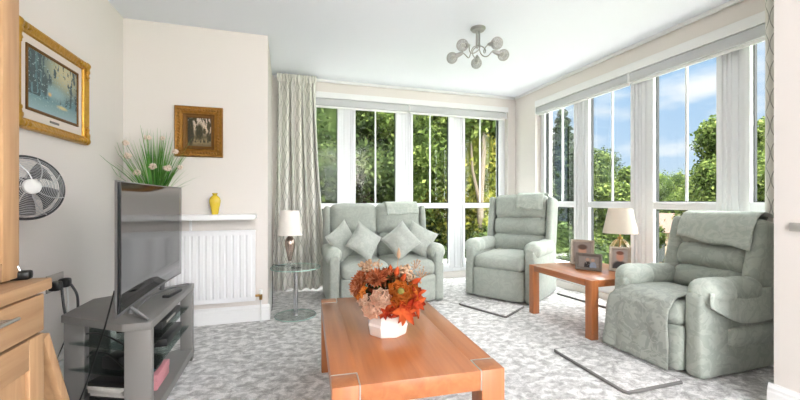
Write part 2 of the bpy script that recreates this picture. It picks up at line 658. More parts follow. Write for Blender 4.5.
# ------------------------------------------------------------------ room shell
H = 2.4
XL, XR = -1.18, 3.0          # left wall face, right window wall face
YP, YB = 3.33, 4.37          # picture wall face, rear window wall face
XC = -0.14                   # corner of the picture wall
YN = -2.7                    # wall behind the camera
XN = 2.24                    # nearer right wall
YE = 1.17                    # where the nearer right wall ends

b = B(); box(b, XL - 0.2, YN - 0.2, -0.15, XR + 0.25, YB + 0.28, 0.0)
struct('floor', b, MT['carpet'])
b = B(); box(b, XL - 0.2, YN - 0.2, H, XR + 0.25, YB + 0.28, H + 0.25)
struct('ceiling', b, MT['ceil'])
b = B(); box(b, XL - 0.2, YN - 0.2, 0, XL, YP, H)
struct('wall_left', b, MT['wall'])
b = B(); box(b, XL - 0.2, YP, 0, XC, YB + 0.28, H)
struct('wall_picture', b, MT['wall'])
# rear window wall: bulkhead over the window, piers at both ends
ZS = 2.25
b = B()
box(b, XC, YB, ZS, XR + 0.25, YB + 0.28, H)
box(b, XC, YB, 0, 0.0, YB + 0.28, ZS)
box(b, 2.885, YB, 0, XR + 0.25, YB + 0.28, ZS)
box(b, 0.0, YB + 0.05, 0, 2.885, YB + 0.28, 0.075)
struct('wall_rear', b, MT['wall'])
b = B()
box(b, XR, YE, ZS - 0.015, XR + 0.25, YB, H)
box(b, XR, 3.945, 0, XR + 0.25, YB, ZS - 0.015)
box(b, XR, 1.0, 0, XR + 0.25, YE, H)
box(b, XR + 0.05, YE, 0, XR + 0.25, 3.945, 0.075)
struct('wall_right', b, MT['wall'])
b = B(); box(b, XN, YN, 0, XR + 0.25, YE, H)
struct('wall_near', b, MT['wall'])
# wall behind the camera, with an opening added to let in fill light
b = B()
box(b, XL, YN - 0.2, 0, 0.1, YN, H)
box(b, 2.1, YN - 0.2, 0, XN, YN, H)
box(b, 0.1, YN - 0.2, 2.2, 2.1, YN, H)
struct('wall_behind', b, MT['wall'])


def skirting(bm, x0, y0, x1, y1, nx, ny, h=0.13):
    """moulded skirting along a straight run, standing out along (nx, ny)"""
    prof = [(0.0, 0.0), (0.018, 0.0), (0.018, h * 0.68), (0.014, h * 0.74), (0.014, h * 0.84), (0.008, h * 0.93), (0.006, h), (0.0, h)]
    A = [bm.verts.new((x0 + nx * d, y0 + ny * d, z)) for d, z in prof]
    C = [bm.verts.new((x1 + nx * d, y1 + ny * d, z)) for d, z in prof]
    n = len(prof)
    bm.faces.new(A); bm.faces.new(C)
    for i in range(n):
        bm.faces.new((A[i], A[(i + 1) % n], C[(i + 1) % n], C[i]))


b = B(); skirting(b, XL, YN, XL, YP, 1, 0)
struct('baseboard_left', b, MT['trim'])
b = B(); skirting(b, XL + 0.018, YP, XC + 0.018, YP, 0, -1); skirting(b, XC, YP, XC, YB, 1, 0)
struct('baseboard_rear', b, MT['trim'])
b = B(); skirting(b, XN, YN, XN, YE + 0.018, -1, 0); skirting(b, XN, YE, XR, YE, 0, 1)
struct('baseboard_right', b, MT['trim'])


# ------------------------------------------------------------------ windows
def window(name, s0, s1, panes, plane, axis, zb, zt, ztr, bars):
    """uPVC window wall. s runs along the wall, plane is the inner frame face."""
    root = bpy.data.objects.new(name, None)
    COL.objects.link(root)
    root['kind'] = 'structure'

    def bx(bm, a0, d0, z0, a1, d1, z1, bev=0.004):
        if axis == 'x':
            box(bm, a0, plane + d0, z0, a1, plane + d1, z1, bev)
        else:
            box(bm, plane + d0, a0, z0, plane + d1, a1, z1, bev)
    fr = B()
    bx(fr, s0, 0.0, zb, s1, 0.07, zb + 0.045)
    bx(fr, s0, 0.0, zt - 0.05, s1, 0.07, zt)
    edges = [s0] + [v for p in panes for v in p] + [s1]
    for k in range(0, len(edges), 2):
        a, c = edges[k], edges[k + 1]
        inner = 0 < k < len(edges) - 2
        if inner:                       # two frames coupled by a post with fine grooves
            w = c - a
            bx(fr, a + w * 0.26, 0.012, zb, c - w * 0.26, 0.075, zt)
            for q in (0.4, 0.6):
                bx(fr, a + w * q - 0.004, 0.004, zb + 0.02, a + w * q + 0.004, 0.02, zt - 0.02, 0.001)
            bx(fr, a + w * 0.17, 0.0, zb, a + w * 0.28, 0.07, zt)
            bx(fr, c - w * 0.28, 0.0, zb, c - w * 0.17, 0.07, zt)
        else:
            bx(fr, min(a, c), 0.0, zb, max(a, c), 0.07, zt)
    obj('window_frame', fr, MT['upvc'], root, 30)
    sw = 0.045
    for i, (a, c) in enumerate(panes):
        sm = B()
        bx(sm, a - sw * 0.8, -0.012, zb + 0.045, a, 0.05, zt - 0.045)
        bx(sm, c, -0.012, zb + 0.045, c + sw * 0.8, 0.05, zt - 0.045)
        bx(sm, a, -0.012, zb + 0.045, c, 0.05, zb + 0.1)
        bx(sm, a, -0.012, zt - 0.1, c, 0.05, zt - 0.045)
        bx(sm, a, -0.012, ztr - 0.032, c, 0.05, ztr + 0.032)
        s = obj('sash', sm, MT['upvc'], root, 30)
        gk = B()
        for z0, z1 in ((zb + 0.1, ztr - 0.032), (ztr + 0.032, zt - 0.1)):
            bx(gk, a, 0.022, z0, a + 0.006, 0.05, z1, 0)
            bx(gk, c - 0.006, 0.022, z0, c, 0.05, z1, 0)
            bx(gk, a, 0.022, z0, c, 0.05, z0 + 0.006, 0)
            bx(gk, a, 0.022, z1 - 0.006, c, 0.05, z1, 0)
        obj('gasket', gk, MT['gasket'], s, 0)
        gb = B()
        m = bars[i]
        bx(gb, m - 0.009, 0.032, ztr + 0.03, m + 0.009, 0.044, zt - 0.095, 0.002)
        obj('glazing_bar', gb, MT['upvc'], s, 30)
        gp = B()
        bx(gp, a, 0.046, zb + 0.1, c, 0.05, zt - 0.1, 0)
        obj('pane', gp, MT['glass'], s, 0)
    return root


window('window_1', 0.0, 2.885, [(0.09, 0.598), (0.813, 1.325), (1.546, 2.049), (2.276, 2.79)], YB + 0.08, 'x', 0.075, ZS, 0.937,
       [0.344, 1.07, 1.797, 2.525])
window('window_2', YE, 3.945, [(1.23, 1.733), (1.945, 2.439), (2.664, 3.161), (3.374, 3.854)], XR + 0.08, 'y', 0.075, ZS - 0.015, 0.962,
       [1.48, 2.192, 2.908, 3.609])
window('fill_window', 0.1, 2.1, [(0.16, 1.03), (1.17, 2.04)], YN - 0.1, 'x', 0.02, 2.2, 0.95, [0.6, 1.6])  # added window out of view, a source of fill light


b = B(); box(b, 0.0, YB - 0.012, 2.193, 2.885, YB + 0.08, ZS + 0.012, 0.004)
struct('trim_1', b, MT['trim'])
b = B(); box(b, XR - 0.012, YE, 2.168, XR + 0.08, 3.945, ZS - 0.003, 0.004)
struct('trim_2', b, MT['trim'])

# roller blinds: rolled up in cassettes at the head of the window
def blind(s0, s1, axis, plane, z0, z1, label):
    if axis == 'x':
        r = thing('roller_blind', label, 'blind', ((s0 + s1) / 2, plane, z0), 0, 'rolled up window blinds')
    else:
        r = thing('roller_blind', label, 'blind', (plane, (s0 + s1) / 2, z0), -PI / 2, 'rolled up window blinds')
    w = abs(s1 - s0) / 2 - 0.004
    h = z1 - z0
    b = B(); box(b, -w, -0.075, 0.018, w, 0.0, h, 0.008)
    obj('cassette', b, MT['blind'], r, 30)
    b = B(); box(b, -w + 0.01, -0.052, -0.005, w - 0.01, -0.036, 0.022, 0.004)
    obj('bottom_bar', b, MT['trim'], r, 30)
    for s in (-1, 1):
        b = B(); box(b, s * w - 0.004, -0.079, 0.014, s * w + 0.004, 0.0, h + 0.004, 0.003)
        obj('end_cap', b, MT['trim'], r, 30)


blind(0.02, 1.47, 'x', YB + 0.068, 2.09, 2.19, 'grey rolled blind cassette over the rear window, left one beside curtain')
blind(1.475, 2.86, 'x', YB + 0.068, 2.09, 2.19, 'grey rolled blind cassette over the rear window, right one towards room corner')
blind(2.62, 3.94, 'y', XR + 0.068, 2.065, 2.165, 'grey rolled blind cassette over right window, far one towards room corner')
blind(1.19, 2.615, 'y', XR + 0.068, 2.065, 2.165, 'grey rolled blind cassette over right window, near one beside right curtain')

# curtain tracks under the ceiling
b = B(); box(b, XC + 0.02, YB - 0.035, H - 0.03, XR - 0.04, YB - 0.012, H, 0.003)
tag(obj('curtain_track', b, MT['trim'], None, 30), 'thin white curtain track on ceiling along the rear window', 'curtain track', 'curtain tracks')
b = B(); box(b, XR - 0.035, YE + 0.05, H - 0.03, XR - 0.012, YB - 0.04, H, 0.003)
tag(obj('curtain_track', b, MT['trim'], None, 30), 'thin white curtain track on ceiling along the right window', 'curtain track', 'curtain tracks')


def curtain(label, x0, x1, y, ztop, zbot, axis, folds, amp, flare=0.05):
    W = abs(x1 - x0)
    root = thing('curtain', label, 'curtain', (0, 0, 0), 0, 'patterned curtains')
    nu, nv = folds * 14, 46
    path = {}

    def f(u, v):
        z = zbot + (ztop - zbot) * v
        w = (1 - v) ** 1.6
        head = max(0.0, (v - 0.955) / 0.045)
        ph = u * folds * 2 * PI + 0.5 * math.sin(u * 9.0 + 1.2 * w)
        d = math.sin(ph) * amp * (1 - 0.55 * head) + 0.012 * math.sin(u * 23 + v * 3.0) * w
        s = x0 + (x1 - x0) * u + (u - 0.3) * flare * w + 0.35 * amp * math.sin(ph * 0.5 + 2 * v) * (1 - head)
        zz = z + (0.012 * math.sin(ph + 1) if v == 0 else 0)
        return (s, y + d, zz) if axis == 'x' else (y + d, s, zz)
    L = W * 2.4
    b = B(); sgrid(b, f, nu, nv, uvs=lambda u, v: (u * L, v * (ztop - zbot)))
    o = obj('cloth', b, MT['curtain'], root, 180)
    sm = o.modifiers.new('thick', 'SOLIDIFY'); sm.thickness = 0.004
    b = B()
    for k in range(folds * 2):
        u = (k + 0.5) / (folds * 2)
        s = x0 + (x1 - x0) * u
        p0 = (s, y - amp * 0.55, ztop - 0.085) if axis == 'x' else (y - amp * 0.55, s, ztop - 0.085)
        p1 = (s, y - amp * 0.4, ztop - 0.002) if axis == 'x' else (y - amp * 0.4, s, ztop - 0.002)
        tube(b, [p0, p1], [0.009, 0.012], 8)
    obj('pleat_heading', b, MT['curtain'], root, 60)
    return root


curtain('pale curtain with wavy line pattern gathered at left of the rear window', -0.09, 0.335, YB - 0.13, 2.385, 0.03, 'x', 7, 0.045, 0.19)
curtain('pale wavy line curtain at right window, mostly hidden by near wall', 1.20, 1.56, XR - 0.075, 2.385, 0.03, 'y', 6, 0.024, 0.0)

# ------------------------------------------------------------------ ceiling light
t = thing('ceiling_light', 'silver ceiling light with five wire mesh globes on curved arms', 'ceiling light', (1.49, 2.68, H))
b = B(); lathe(b, [(0.0, 0.0), (0.06, 0.0), (0.062, -0.008), (0.05, -0.022), (0.0, -0.026)], 28)
obj('ceiling_plate', b, MT['nickel'], t)
b = B(); cyl(b, (0.012, 0, -0.02), (0.012, 0, -0.15), 0.008); cyl(b, (-0.014, 0, -0.02), (-0.014, 0, -0.16), 0.006); cyl(b, (0, 0.014, -0.02), (0, 0.014, -0.16), 0.006)
obj('stem', b, MT['nickel'], t)
bulb_mat = plain('frosted_bulb', srgb(240, 240, 235), 0.5)
for k in range(5):
    a = math.radians(64.5) + k * 2 * PI / 5
    dx, dy = math.cos(a), math.sin(a)
    px_, py_ = -dy, dx
    R = 0.122
    b = B()
    loop = []
    for i in range(29):
        s = i / 28
        rr = 0.012 + R * s
        zz = -0.145 - 0.075 * math.sin(s * PI) ** 2 * (1 - 0.35 * s) + 0.02 * s - 0.055 * s
        sd = 0.055 * math.sin(s * 2 * PI) * (1 - s)
        loop.append((dx * rr + px_ * sd, dy * rr + py_ * sd, zz))
    tube(b, loop, 0.0045, 8)
    arm = obj('arm', b, MT['nickel'], t)
    e = Vector(loop[-1])
    dr = Vector((dx, dy, -0.28)).normalized()
    b = B(); tube(b, [e - dr * 0.012, e + dr * 0.01, e + dr * 0.05], [0.009, 0.016, 0.02], 14)
    obj('socket', b, MT['nickel'], arm)
    gc = e + dr * 0.088
    b = B(); bmesh.ops.create_icosphere(b, subdivisions=3, radius=0.045, matrix=Matrix.Translation(gc))
    bmesh.ops.wireframe(b, faces=b.faces[:], thickness=0.0022, use_replace=True, use_even_offset=True)
    obj('globe', b, MT['nickel'], arm, 0)
    b = B(); bmesh.ops.create_uvsphere(b, u_segments=14, v_segments=10, radius=0.02, matrix=Matrix.Translation(gc - dr * 0.012))
    obj('bulb', b, bulb_mat, arm)

# ------------------------------------------------------------------ left side: dresser, fan, pictures
t = thing('dresser', 'oak dresser with tall upper cupboard at the left edge', 'cabinet', (0, 0, 0))
FY0, FY1 = 0.45, 1.455
b = B()
box(b, XL + 0.02, FY0, 0.06, -0.745, FY1, 0.725, 0.004)
box(b, XL + 0.04, FY0 + 0.02, 0.0, -0.78, FY1 - 0.02, 0.07, 0.002)
obj('body', b, MT['oakv'], t, 30)
b = B(); box(b, XL + 0.005, FY0 - 0.02, 0.725, -0.715, FY1 + 0.018, 0.762, 0.006)
obj('worktop', b, MT['oakh'], t, 30)
ym = (FY0 + FY1) / 2


def panelled_door(root, xa, xb, y0, y1, z0, z1, rw, sw=0.07):
    b = B(); box(b, xa, y0, z0, xa + 0.007, y1, z1, 0)
    d = obj('door', b, MT['oakv'], root, 30)
    for a, c in ((y0, y0 + sw), (y1 - sw, y1)):
        b = B(); box(b, xa, a, z0, xb, c, z1, 0.003)
        obj('stile', b, MT['oakv'], d, 30)
    for a, c in ((z0, z0 + rw), (z1 - rw, z1)):
        b = B(); box(b, xa, y0 + sw, a, xb - 0.0005, y1 - sw, c, 0.003)
        obj('rail', b, MT['oakh'], d, 30)
    return d


for k, (y0, y1) in enumerate(((FY0 + 0.01, ym - 0.004), (ym + 0.004, FY1 - 0.002))):
    b = B(); box(b, -0.745, y0, 0.6, -0.727, y1, 0.716, 0.004)
    dr = obj('drawer', b, MT['oakh'], t, 30)
    c = y0 + (y1 - y0) * 0.5
    b = B(); cyl(b, (-0.7, c - 0.08, 0.684), (-0.7, c + 0.08, 0.684), 0.0048, n=12)
    for s in (-0.055, 0.055):
        cyl(b, (-0.728, c + s, 0.684), (-0.7, c + s, 0.684), 0.005, n=10)
    obj('handle', b, MT['satin'], dr)
    panelled_door(t, -0.745, -0.727, y0, y1, 0.07, 0.592, 0.09)
HX = -0.785
b = B(); box(b, XL + 0.02, FY0 + 0.02, 0.762, HX - 0.02, 1.445, 2.02, 0.004)
obj('upper_cupboard', b, MT['oakv'], t, 30)
for k, (y0, y1) in enumerate(((FY0 + 0.02, 0.945), (0.951, 1.445))):
    d = panelled_door(t, HX - 0.02, HX, y0, y1, 0.77, 2.0, 0.055)
    b = B(); tube(b, [(HX, y1 - 0.04 if k == 0 else y0 + 0.04, 1.2), (HX + 0.025, y1 - 0.04 if k == 0 else y0 + 0.04, 1.21), (HX + 0.025, y1 - 0.04 if k == 0 else y0 + 0.04, 1.33), (HX, y1 - 0.04 if k == 0 else y0 + 0.04, 1.34)], 0.005, 8)
    obj('handle', b, MT['satin'], d)

# cordless phone on the worktop
t = thing('cordless_phone', 'black cordless phone in its cradle on dresser worktop', 'phone', (-0.80, 1.449, 0.762), 0.2)
b = B(); rcube(b, (0.015, 0, 0.014), (0.05, 0.035, 0.028), 0.008, 5)
obj('cradle', b, MT['black'], t)
b = B(); rcube(b, (0, 0.0, 0.05), (0.032, 0.02, 0.08), 0.008, 5, M=Matrix.Rotation(-0.15, 4, 'Y'))
hs = obj('handset', b, MT['black'], t)
b = B(); tube(b, [(0.016, -0.012, 0.03), (0.004, -0.012, 0.062)], 0.003, 8)
obj('side_key', b, MT['chrome'], hs)

# wooden board leaning on the dresser end
t = thing('folding_tray_table', 'folded wooden tray table leaning against end of oak dresser', 'folding table', (-0.74, 1.74, 0.0))
lean = math.atan2(0.25, 0.58)
M = Matrix.Rotation(lean, 4, 'X')
for xa in (-0.022, -0.36):
    b = B(); box(b, xa, -0.022, 0.0, xa + 0.022, 0.014, 0.62, 0.004, M=M)
    obj('frame_rail', b, MT['oakv'], t, 30)
b = B(); box(b, -0.338, -0.018, 0.06, -0.022, -0.004, 0.61, 0.002, M=M)
obj('tray_panel', b, MT['oakv'], t, 30)

# pedestal fan
fx, fy, fz = -0.99, 1.852, 1.058
t = thing('pedestal_fan', 'round pedestal fan with wire grille behind the dresser', 'fan', (fx, fy, 0.0))
b = B(); lathe(b, [(0.0, 0.0), (0.15, 0.0), (0.15, 0.012), (0.13, 0.025), (0.03, 0.04), (0.0, 0.04)], 32, c=(-0.06, 0, 0))
obj('base', b, MT['fanblk'], t)
b = B(); cyl(b, (-0.06, 0, 0.03), (-0.06, 0, fz - 0.05), 0.014, 0.012)
obj('pole', b, MT['fanblk'], t)
# head faces the room, slightly towards the camera and up
hd = Vector((0.80, -0.60, 0.10)).normalized()
Q = hd.to_track_quat('Z', 'Y').to_matrix().to_4x4()
MH = Matrix.Translation((0, 0, fz)) @ Q
RF = 0.125
b = B(); tube(b, [MH @ Vector((0, 0, -0.1)), MH @ Vector((0, 0, -0.02))], [0.035, 0.045], 20)
tube(b, [(-0.06, 0, fz - 0.06), MH @ Vector((0, 0, -0.08))], 0.014, 10)
obj('motor', b, MT['fanblk'], t)


def ring(bm, r, z, th, n=56, m=6):
    tube(bm, [MH @ Vector((r * math.cos(i * 2 * PI / n), r * math.sin(i * 2 * PI / n), z)) for i in range(n)], th, m, closed=True)


def dome(r):
    return 0.05 - 0.035 * (r / RF) ** 2


b = B()
for k in range(14):
    r = 0.036 + (RF - 0.042) * k / 13
    ring(b, r, dome(r), 0.0011, 56, 5)
for k in range(8):
    a0 = k * 2 * PI / 8
    tube(b, [MH @ Vector((r * math.cos(a0 + (r - 0.03) * 5), r * math.sin(a0 + (r - 0.03) * 5), dome(r) + 0.001)) for r in np.linspace(0.03, RF, 9)], 0.0022, 6)
obj('front_grille', b, MT['fanwire'], t)
b = B(); ring(b, RF, 0.012, 0.005, 64, 8); ring(b, RF - 0.001, -0.004, 0.0055, 64, 8)
obj('grille_rim', b, MT['fanblk'], t)
b = B()
for k in range(10):
    r = 0.05 + (RF - 0.055) * k / 9
    ring(b, r, -0.06 + 0.045 * (r / RF) ** 3, 0.0011, 48, 5)
for k in range(12):
    a0 = k * 2 * PI / 12
    tube(b, [MH @ Vector((r * math.cos(a0), r * math.sin(a0), -0.062 + 0.045 * (r / RF) ** 3)) for r in np.linspace(0.03, RF, 7)], 0.0018, 6)
obj('rear_grille', b, MT['fanwire'], t)
for k in range(5):
    a0 = k * 2 * PI / 5
    b = B()

    def fb(u, v, a0=a0):
        r = 0.03 + (RF - 0.045) * u
        w = 0.75 * (0.55 + 0.6 * u)
        a = a0 + (v - 0.5) * w - u * 0.5
        return MH @ Vector((r * math.cos(a), r * math.sin(a), -0.01 + 0.03 * (v - 0.5)))
    sgrid(b, fb, 8, 6)
    o = obj('blade', b, MT['fanblk'], t, 180)
    s = o.modifiers.new('thick', 'SOLIDIFY'); s.thickness = 0.003
b = B(); lathe(b, [(0.0, 0.062), (0.018, 0.061), (0.028, 0.055), (0.031, 0.045), (0.0, 0.042)], 28, M=MH)
obj('badge', b, MT['white'], t)


def uvquad(bm, p00, p10, p11, p01):
    vs = [bm.verts.new(p) for p in (p00, p10, p11, p01)]
    f = bm.faces.new(vs)
    uvl = bm.loops.layers.uv.verify()
    for lp, uv in zip(f.loops, ((0, 0), (1, 0), (1, 1), (0, 1))):
        lp[uvl].uv = uv


def mitred(bm, w, h, prof):
    """picture-frame moulding in the XZ plane facing -Y; prof = (inset, height) pairs"""
    rings = []
    for ins, d in prof:
        x, z = w / 2 - ins, h / 2 - ins
        rings.append([bm.verts.new((sx * x, -d, sz * z)) for sx, sz in ((-1, -1), (1, -1), (1, 1), (-1, 1))])
    for A, C in zip(rings, rings[1:]):
        for k in range(4):
            bm.faces.new((A[k], A[(k + 1) % 4], C[(k + 1) % 4], C[k]))


# large painting on the left wall (faces +X)
PW, PH = 0.65, 0.50
t = thing('framed_painting', 'large gilt framed snow scene with pale mount on left wall', 'painting', (XL + 0.004, 2.42, 1.595), PI / 2, 'paintings')
b = B(); mitred(b, PW, PH, [(0, 0), (0, 0.018), (0.005, 0.028), (0.015, 0.03), (0.025, 0.024), (0.038, 0.018), (0.046, 0.019), (0.05, 0.012), (0.05, 0.005)])
fr = obj('frame', b, MT['gold'], t, 25)
for sx, sz in ((-1, -1), (1, -1), (1, 1), (-1, 1)):
    b = B()
    for k in range(11):
        s = (k - 5) / 5
        c = Vector((sx * (PW / 2 - 0.022 - max(0, s) * 0.085), -0.026, sz * (PH / 2 - 0.022 - max(0, -s) * 0.085)))
        r = 0.018 * (1 - 0.55 * abs(s)) + 0.004 * (k % 2)
        bmesh.ops.create_icosphere(b, subdivisions=2, radius=r, matrix=Matrix.Translation(c) @ Matrix.Diagonal((1, 0.7, 1, 1)))
    for v in b.verts:
        v.co += noise.noise_vector(v.co * 70) * 0.004
    obj('corner_ornament', b, MT['gold'], fr, 60)
b = B(); box(b, -PW / 2 + 0.045, -0.007, -PH / 2 + 0.045, PW / 2 - 0.045, -0.002, PH / 2 - 0.045)
obj('mount', b, MT['mount'], t, 0)
iw, ih = 0.43, 0.285
b = B(); mitred(b, iw + 0.03, ih + 0.03, [(0, 0.006), (0, 0.013), (0.008, 0.015), (0.015, 0.010)])
bmesh.ops.translate(b, verts=b.verts, vec=(0, 0, 0.002))
obj('inner_slip', b, MT['gold3'], t, 25)
b = B(); uvquad(b, (-iw / 2, -0.0095, -ih / 2 + 0.002), (iw / 2, -0.0095, -ih / 2 + 0.002), (iw / 2, -0.0095, ih / 2 + 0.002), (-iw / 2, -0.0095, ih / 2 + 0.002))
obj('canvas', b, picture_mat('snow_scene', 'snow'), t, 0)
b = B(); box(b, -0.04, -0.011, -0.184, 0.04, -0.006, -0.172, 0.002)
obj('nameplate', b, MT['dark_f'], t, 0)

# small painting on the picture wall (faces -Y)
PW, PH = 0.345, 0.40
t = thing('framed_painting', 'small dark woodland painting in deep carved gold frame above radiator', 'painting', (-0.657, YP - 0.002, 1.555), 0, 'paintings')
b = B(); mitred(b, PW, PH, [(0, 0), (0, 0.03), (0.006, 0.04), (0.02, 0.036), (0.04, 0.034), (0.055, 0.026), (0.06, 0.03)])
fr = obj('frame', b, MT['gold2'], t, 20)
b = B()
for k in range(15):
    for s in (-1, 1):
        x = -PW / 2 + 0.03 + (PW - 0.06) * k / 14
        bmesh.ops.create_icosphere(b, subdivisions=1, radius=0.010, matrix=Matrix.Translation((x, -0.036, s * (PH / 2 - 0.03))))
        z = -PH / 2 + 0.03 + (PH - 0.06) * k / 14
        bmesh.ops.create_icosphere(b, subdivisions=1, radius=0.010, matrix=Matrix.Translation((s * (PW / 2 - 0.03), -0.036, z)))
obj('carving', b, MT['gold2'], fr, 60)
b = B(); mitred(b, PW - 0.118, PH - 0.118, [(0, 0.028), (0.012, 0.02), (0.026, 0.018), (0.03, 0.008)])
obj('inner_slip', b, MT['gold3'], t, 20)
iw, ih = PW - 0.176, PH - 0.176
b = B(); uvquad(b, (-iw / 2, -0.008, -ih / 2), (iw / 2, -0.008, -ih / 2), (iw / 2, -0.008, ih / 2), (-iw / 2, -0.008, ih / 2))
obj('canvas', b, picture_mat('wood_scene', 'wood'), t, 0)

# ------------------------------------------------------------------ radiator, shelf, vases, plant
t = thing('radiator_shelf', 'white wall shelf above the radiator', 'shelf', (0, YP, 0.868))
b = B(); box(b, XL + 0.06, -0.205, -0.014, -0.225, 0.0, 0.028, 0.006)
obj('board', b, MT['trim'], t, 30)
for x in (-0.72, -1.0):
    b = B(); box(b, x - 0.008, -0.02, -0.11, x + 0.008, 0.0, 0.0, 0.002); box(b, x - 0.008, -0.14, -0.012, x + 0.008, 0.0, 0.0, 0.002)
    obj('bracket', b, MT['trim'], t, 30)

t = thing('radiator', 'white ribbed panel radiator on the wall under shelf', 'radiator', (0, YP, 0.185))
RX0, RX1 = -1.12, -0.235
b = B()
prof = []
n = 17
step = (RX1 - RX0 - 0.04) / n
xs = [(RX0, 0.0)]
for k in range(n):
    c = RX0 + 0.02 + step * (k + 0.5)
    xs += [(c - step * 0.42, 0.0), (c - step * 0.26, -0.012), (c + step * 0.26, -0.012), (c + step * 0.42, 0.0)]
xs += [(RX1, 0.0)]
zs = [(0.0, 0), (0.035, 0), (0.06, 1), (0.515, 1), (0.54, 0), (0.58, 0)]
g = [[b.verts.new((x, -0.078 + d * w, z)) for z, w in zs] for x, d in xs]
for A, C in zip(g, g[1:]):
    for j in range(len(zs) - 1):
        b.faces.new((A[j], C[j], C[j + 1], A[j + 1]))
obj('front_panel', b, MT['rad'], t, 30)
b = B(); box(b, RX0, -0.0775, 0.0, RX1, -0.03, 0.58, 0.004)
obj('rear_panel', b, MT['rad'], t, 30)
for x in (RX0 + 0.1, RX1 - 0.16):
    b = B(); box(b, x, -0.032, 0.08, x + 0.06, -0.001, 0.5, 0.002)
    obj('wall_bracket', b, MT['rad'], t, 30)
b = B(); cyl(b, (RX1 - 0.005, -0.05, 0.035), (RX1 + 0.05, -0.05, 0.035), 0.01); cyl(b, (RX1 + 0.042, -0.05, -0.0), (RX1 + 0.042, -0.05, 0.05), 0.012)
v = obj('valve', b, MT['brass'], t)
b = B(); cyl(b, (RX1 + 0.042, -0.05, -0.184), (RX1 + 0.042, -0.05, 0.0), 0.006)
obj('pipe', b, MT['white'], v)
b = B(); cyl(b, (RX1 + 0.042, -0.05, 0.045), (RX1 + 0.042, -0.05, 0.085), 0.013, 0.012)
obj('valve_cap', b, MT['white'], v)

vase_prof = [(0.0, 0.0), (0.022, 0.0), (0.025, 0.006), (0.027, 0.02), (0.034, 0.06), (0.041, 0.095), (0.042, 0.11), (0.037, 0.13), (0.022, 0.145), (0.015, 0.15), (0.015, 0.156), (0.02, 0.164), (0.019, 0.168), (0.012, 0.168), (0.011, 0.15), (0.0, 0.14)]
t = thing('vase', 'small yellow glazed vase on the shelf above radiator', 'vase', (-0.528, YP - 0.11, 0.896))
b = B(); lathe(b, vase_prof[:9], 36, close=False)
lathe(b, [vase_prof[0], (0.022, 0.0)], 36, close=False)
obj('body', b, MT['yellow'], t)
b = B(); lathe(b, vase_prof[8:], 36, close=False)
obj('neck', b, MT['yellow'], t)

# artificial grass plant with pale flowers, standing on the shelf behind the television
t = thing('flowering_grass_plant', 'artificial green grass plant with pale flowers behind the television', 'plant', (-0.945, YP - 0.105, 0.896))
b = B(); lathe(b, [(0.0, 0.0), (0.045, 0.0), (0.05, 0.01), (0.06, 0.11), (0.063, 0.115), (0.06, 0.12), (0.053, 0.115), (0.05, 0.1), (0.0, 0.1)], 28)
obj('pot', b, MT['pot'], t)
gm = leaf_mat('grass_blades', [srgb(62, 120, 50), srgb(110, 166, 80), srgb(176, 200, 140)], 0.5, 0.2, 6)
V, F_ = [], []
for k in range(170):
    a = random.uniform(0, 2 * PI)
    sp = abs(random.gauss(0, 0.34))
    L = random.uniform(0.34, 0.61) * (1 - 0.12 * sp)
    droop = random.uniform(0.0, 0.35) * sp
    w = random.uniform(0.003, 0.0055)
    pts = []
    r0 = random.uniform(0, 0.035)
    for i in range(7):
        s = i / 6
        rr = r0 + L * math.sin(min(sp, 1.2)) * s * (1 + 0.25 * s)
        z = 0.09 + L * s * math.cos(min(sp, 1.2)) - droop * L * s * s
        x_, y_ = rr * math.cos(a), rr * math.sin(a)
        y_ = min(y_, 0.095)
        x_ = max(x_, -0.175)
        pts.append(Vector((x_, y_, z)))
    sd = Vector((-math.sin(a + 0.6), math.cos(a + 0.6), 0))
    o0 = len(V)
    for i, p in enumerate(pts):
        ww = w * (1 - (i / 6) ** 2 * 0.9)
        V += [tuple(p - sd * ww), tuple(p + sd * ww)]
    F_ += [(o0 + 2 * i, o0 + 2 * i + 1, o0 + 2 * i + 3, o0 + 2 * i + 2) for i in range(6)]
o = pydata('grass_blades', V, F_, gm, t)
o['kind'] = 'stuff'
pm = plain('pale_petals', srgb(236, 214, 200), 0.7, vary=0.15)
stm = plain('stem_green', srgb(90, 130, 60), 0.6)
for (x, y, z, s) in [(-0.17, -0.05, 0.53, 0.9), (-0.20, -0.02, 0.44, 1.1), (-0.02, -0.08, 0.57, 1.0), (0.02, -0.10, 0.36, 1.1), (0.12, -0.12, 0.35, 1.1), (0.15, -0.04, 0.48, 0.9), (0.19, -0.07, 0.36, 0.8), (-0.07, -0.13, 0.31, 1.0), (0.13, -0.12, 0.2, 0.9), (0.06, -0.02, 0.58, 0.7)]:
    x = max(x, -0.165)
    b = B(); tube(b, [(0, 0, 0.09), (x * 0.4, y * 0.4, z * 0.6), (x, y, z)], [0.003, 0.0025, 0.0015], 6)
    st = obj('flower_stem', b, stm, t)
    b = B()
    for k in range(26):
        d = Vector((random.gauss(0, 1), random.gauss(0, 1), random.gauss(0, 0.8))).normalized()
        c = Vector((x, y, z)) + d * 0.017 * s
        bmesh.ops.create_icosphere(b, subdivisions=1, radius=0.011 * s, matrix=Matrix.Translation(c) @ Matrix.Diagonal((1, 1, 0.6, 1)))
    obj('flower_head', b, pm, st, 60)

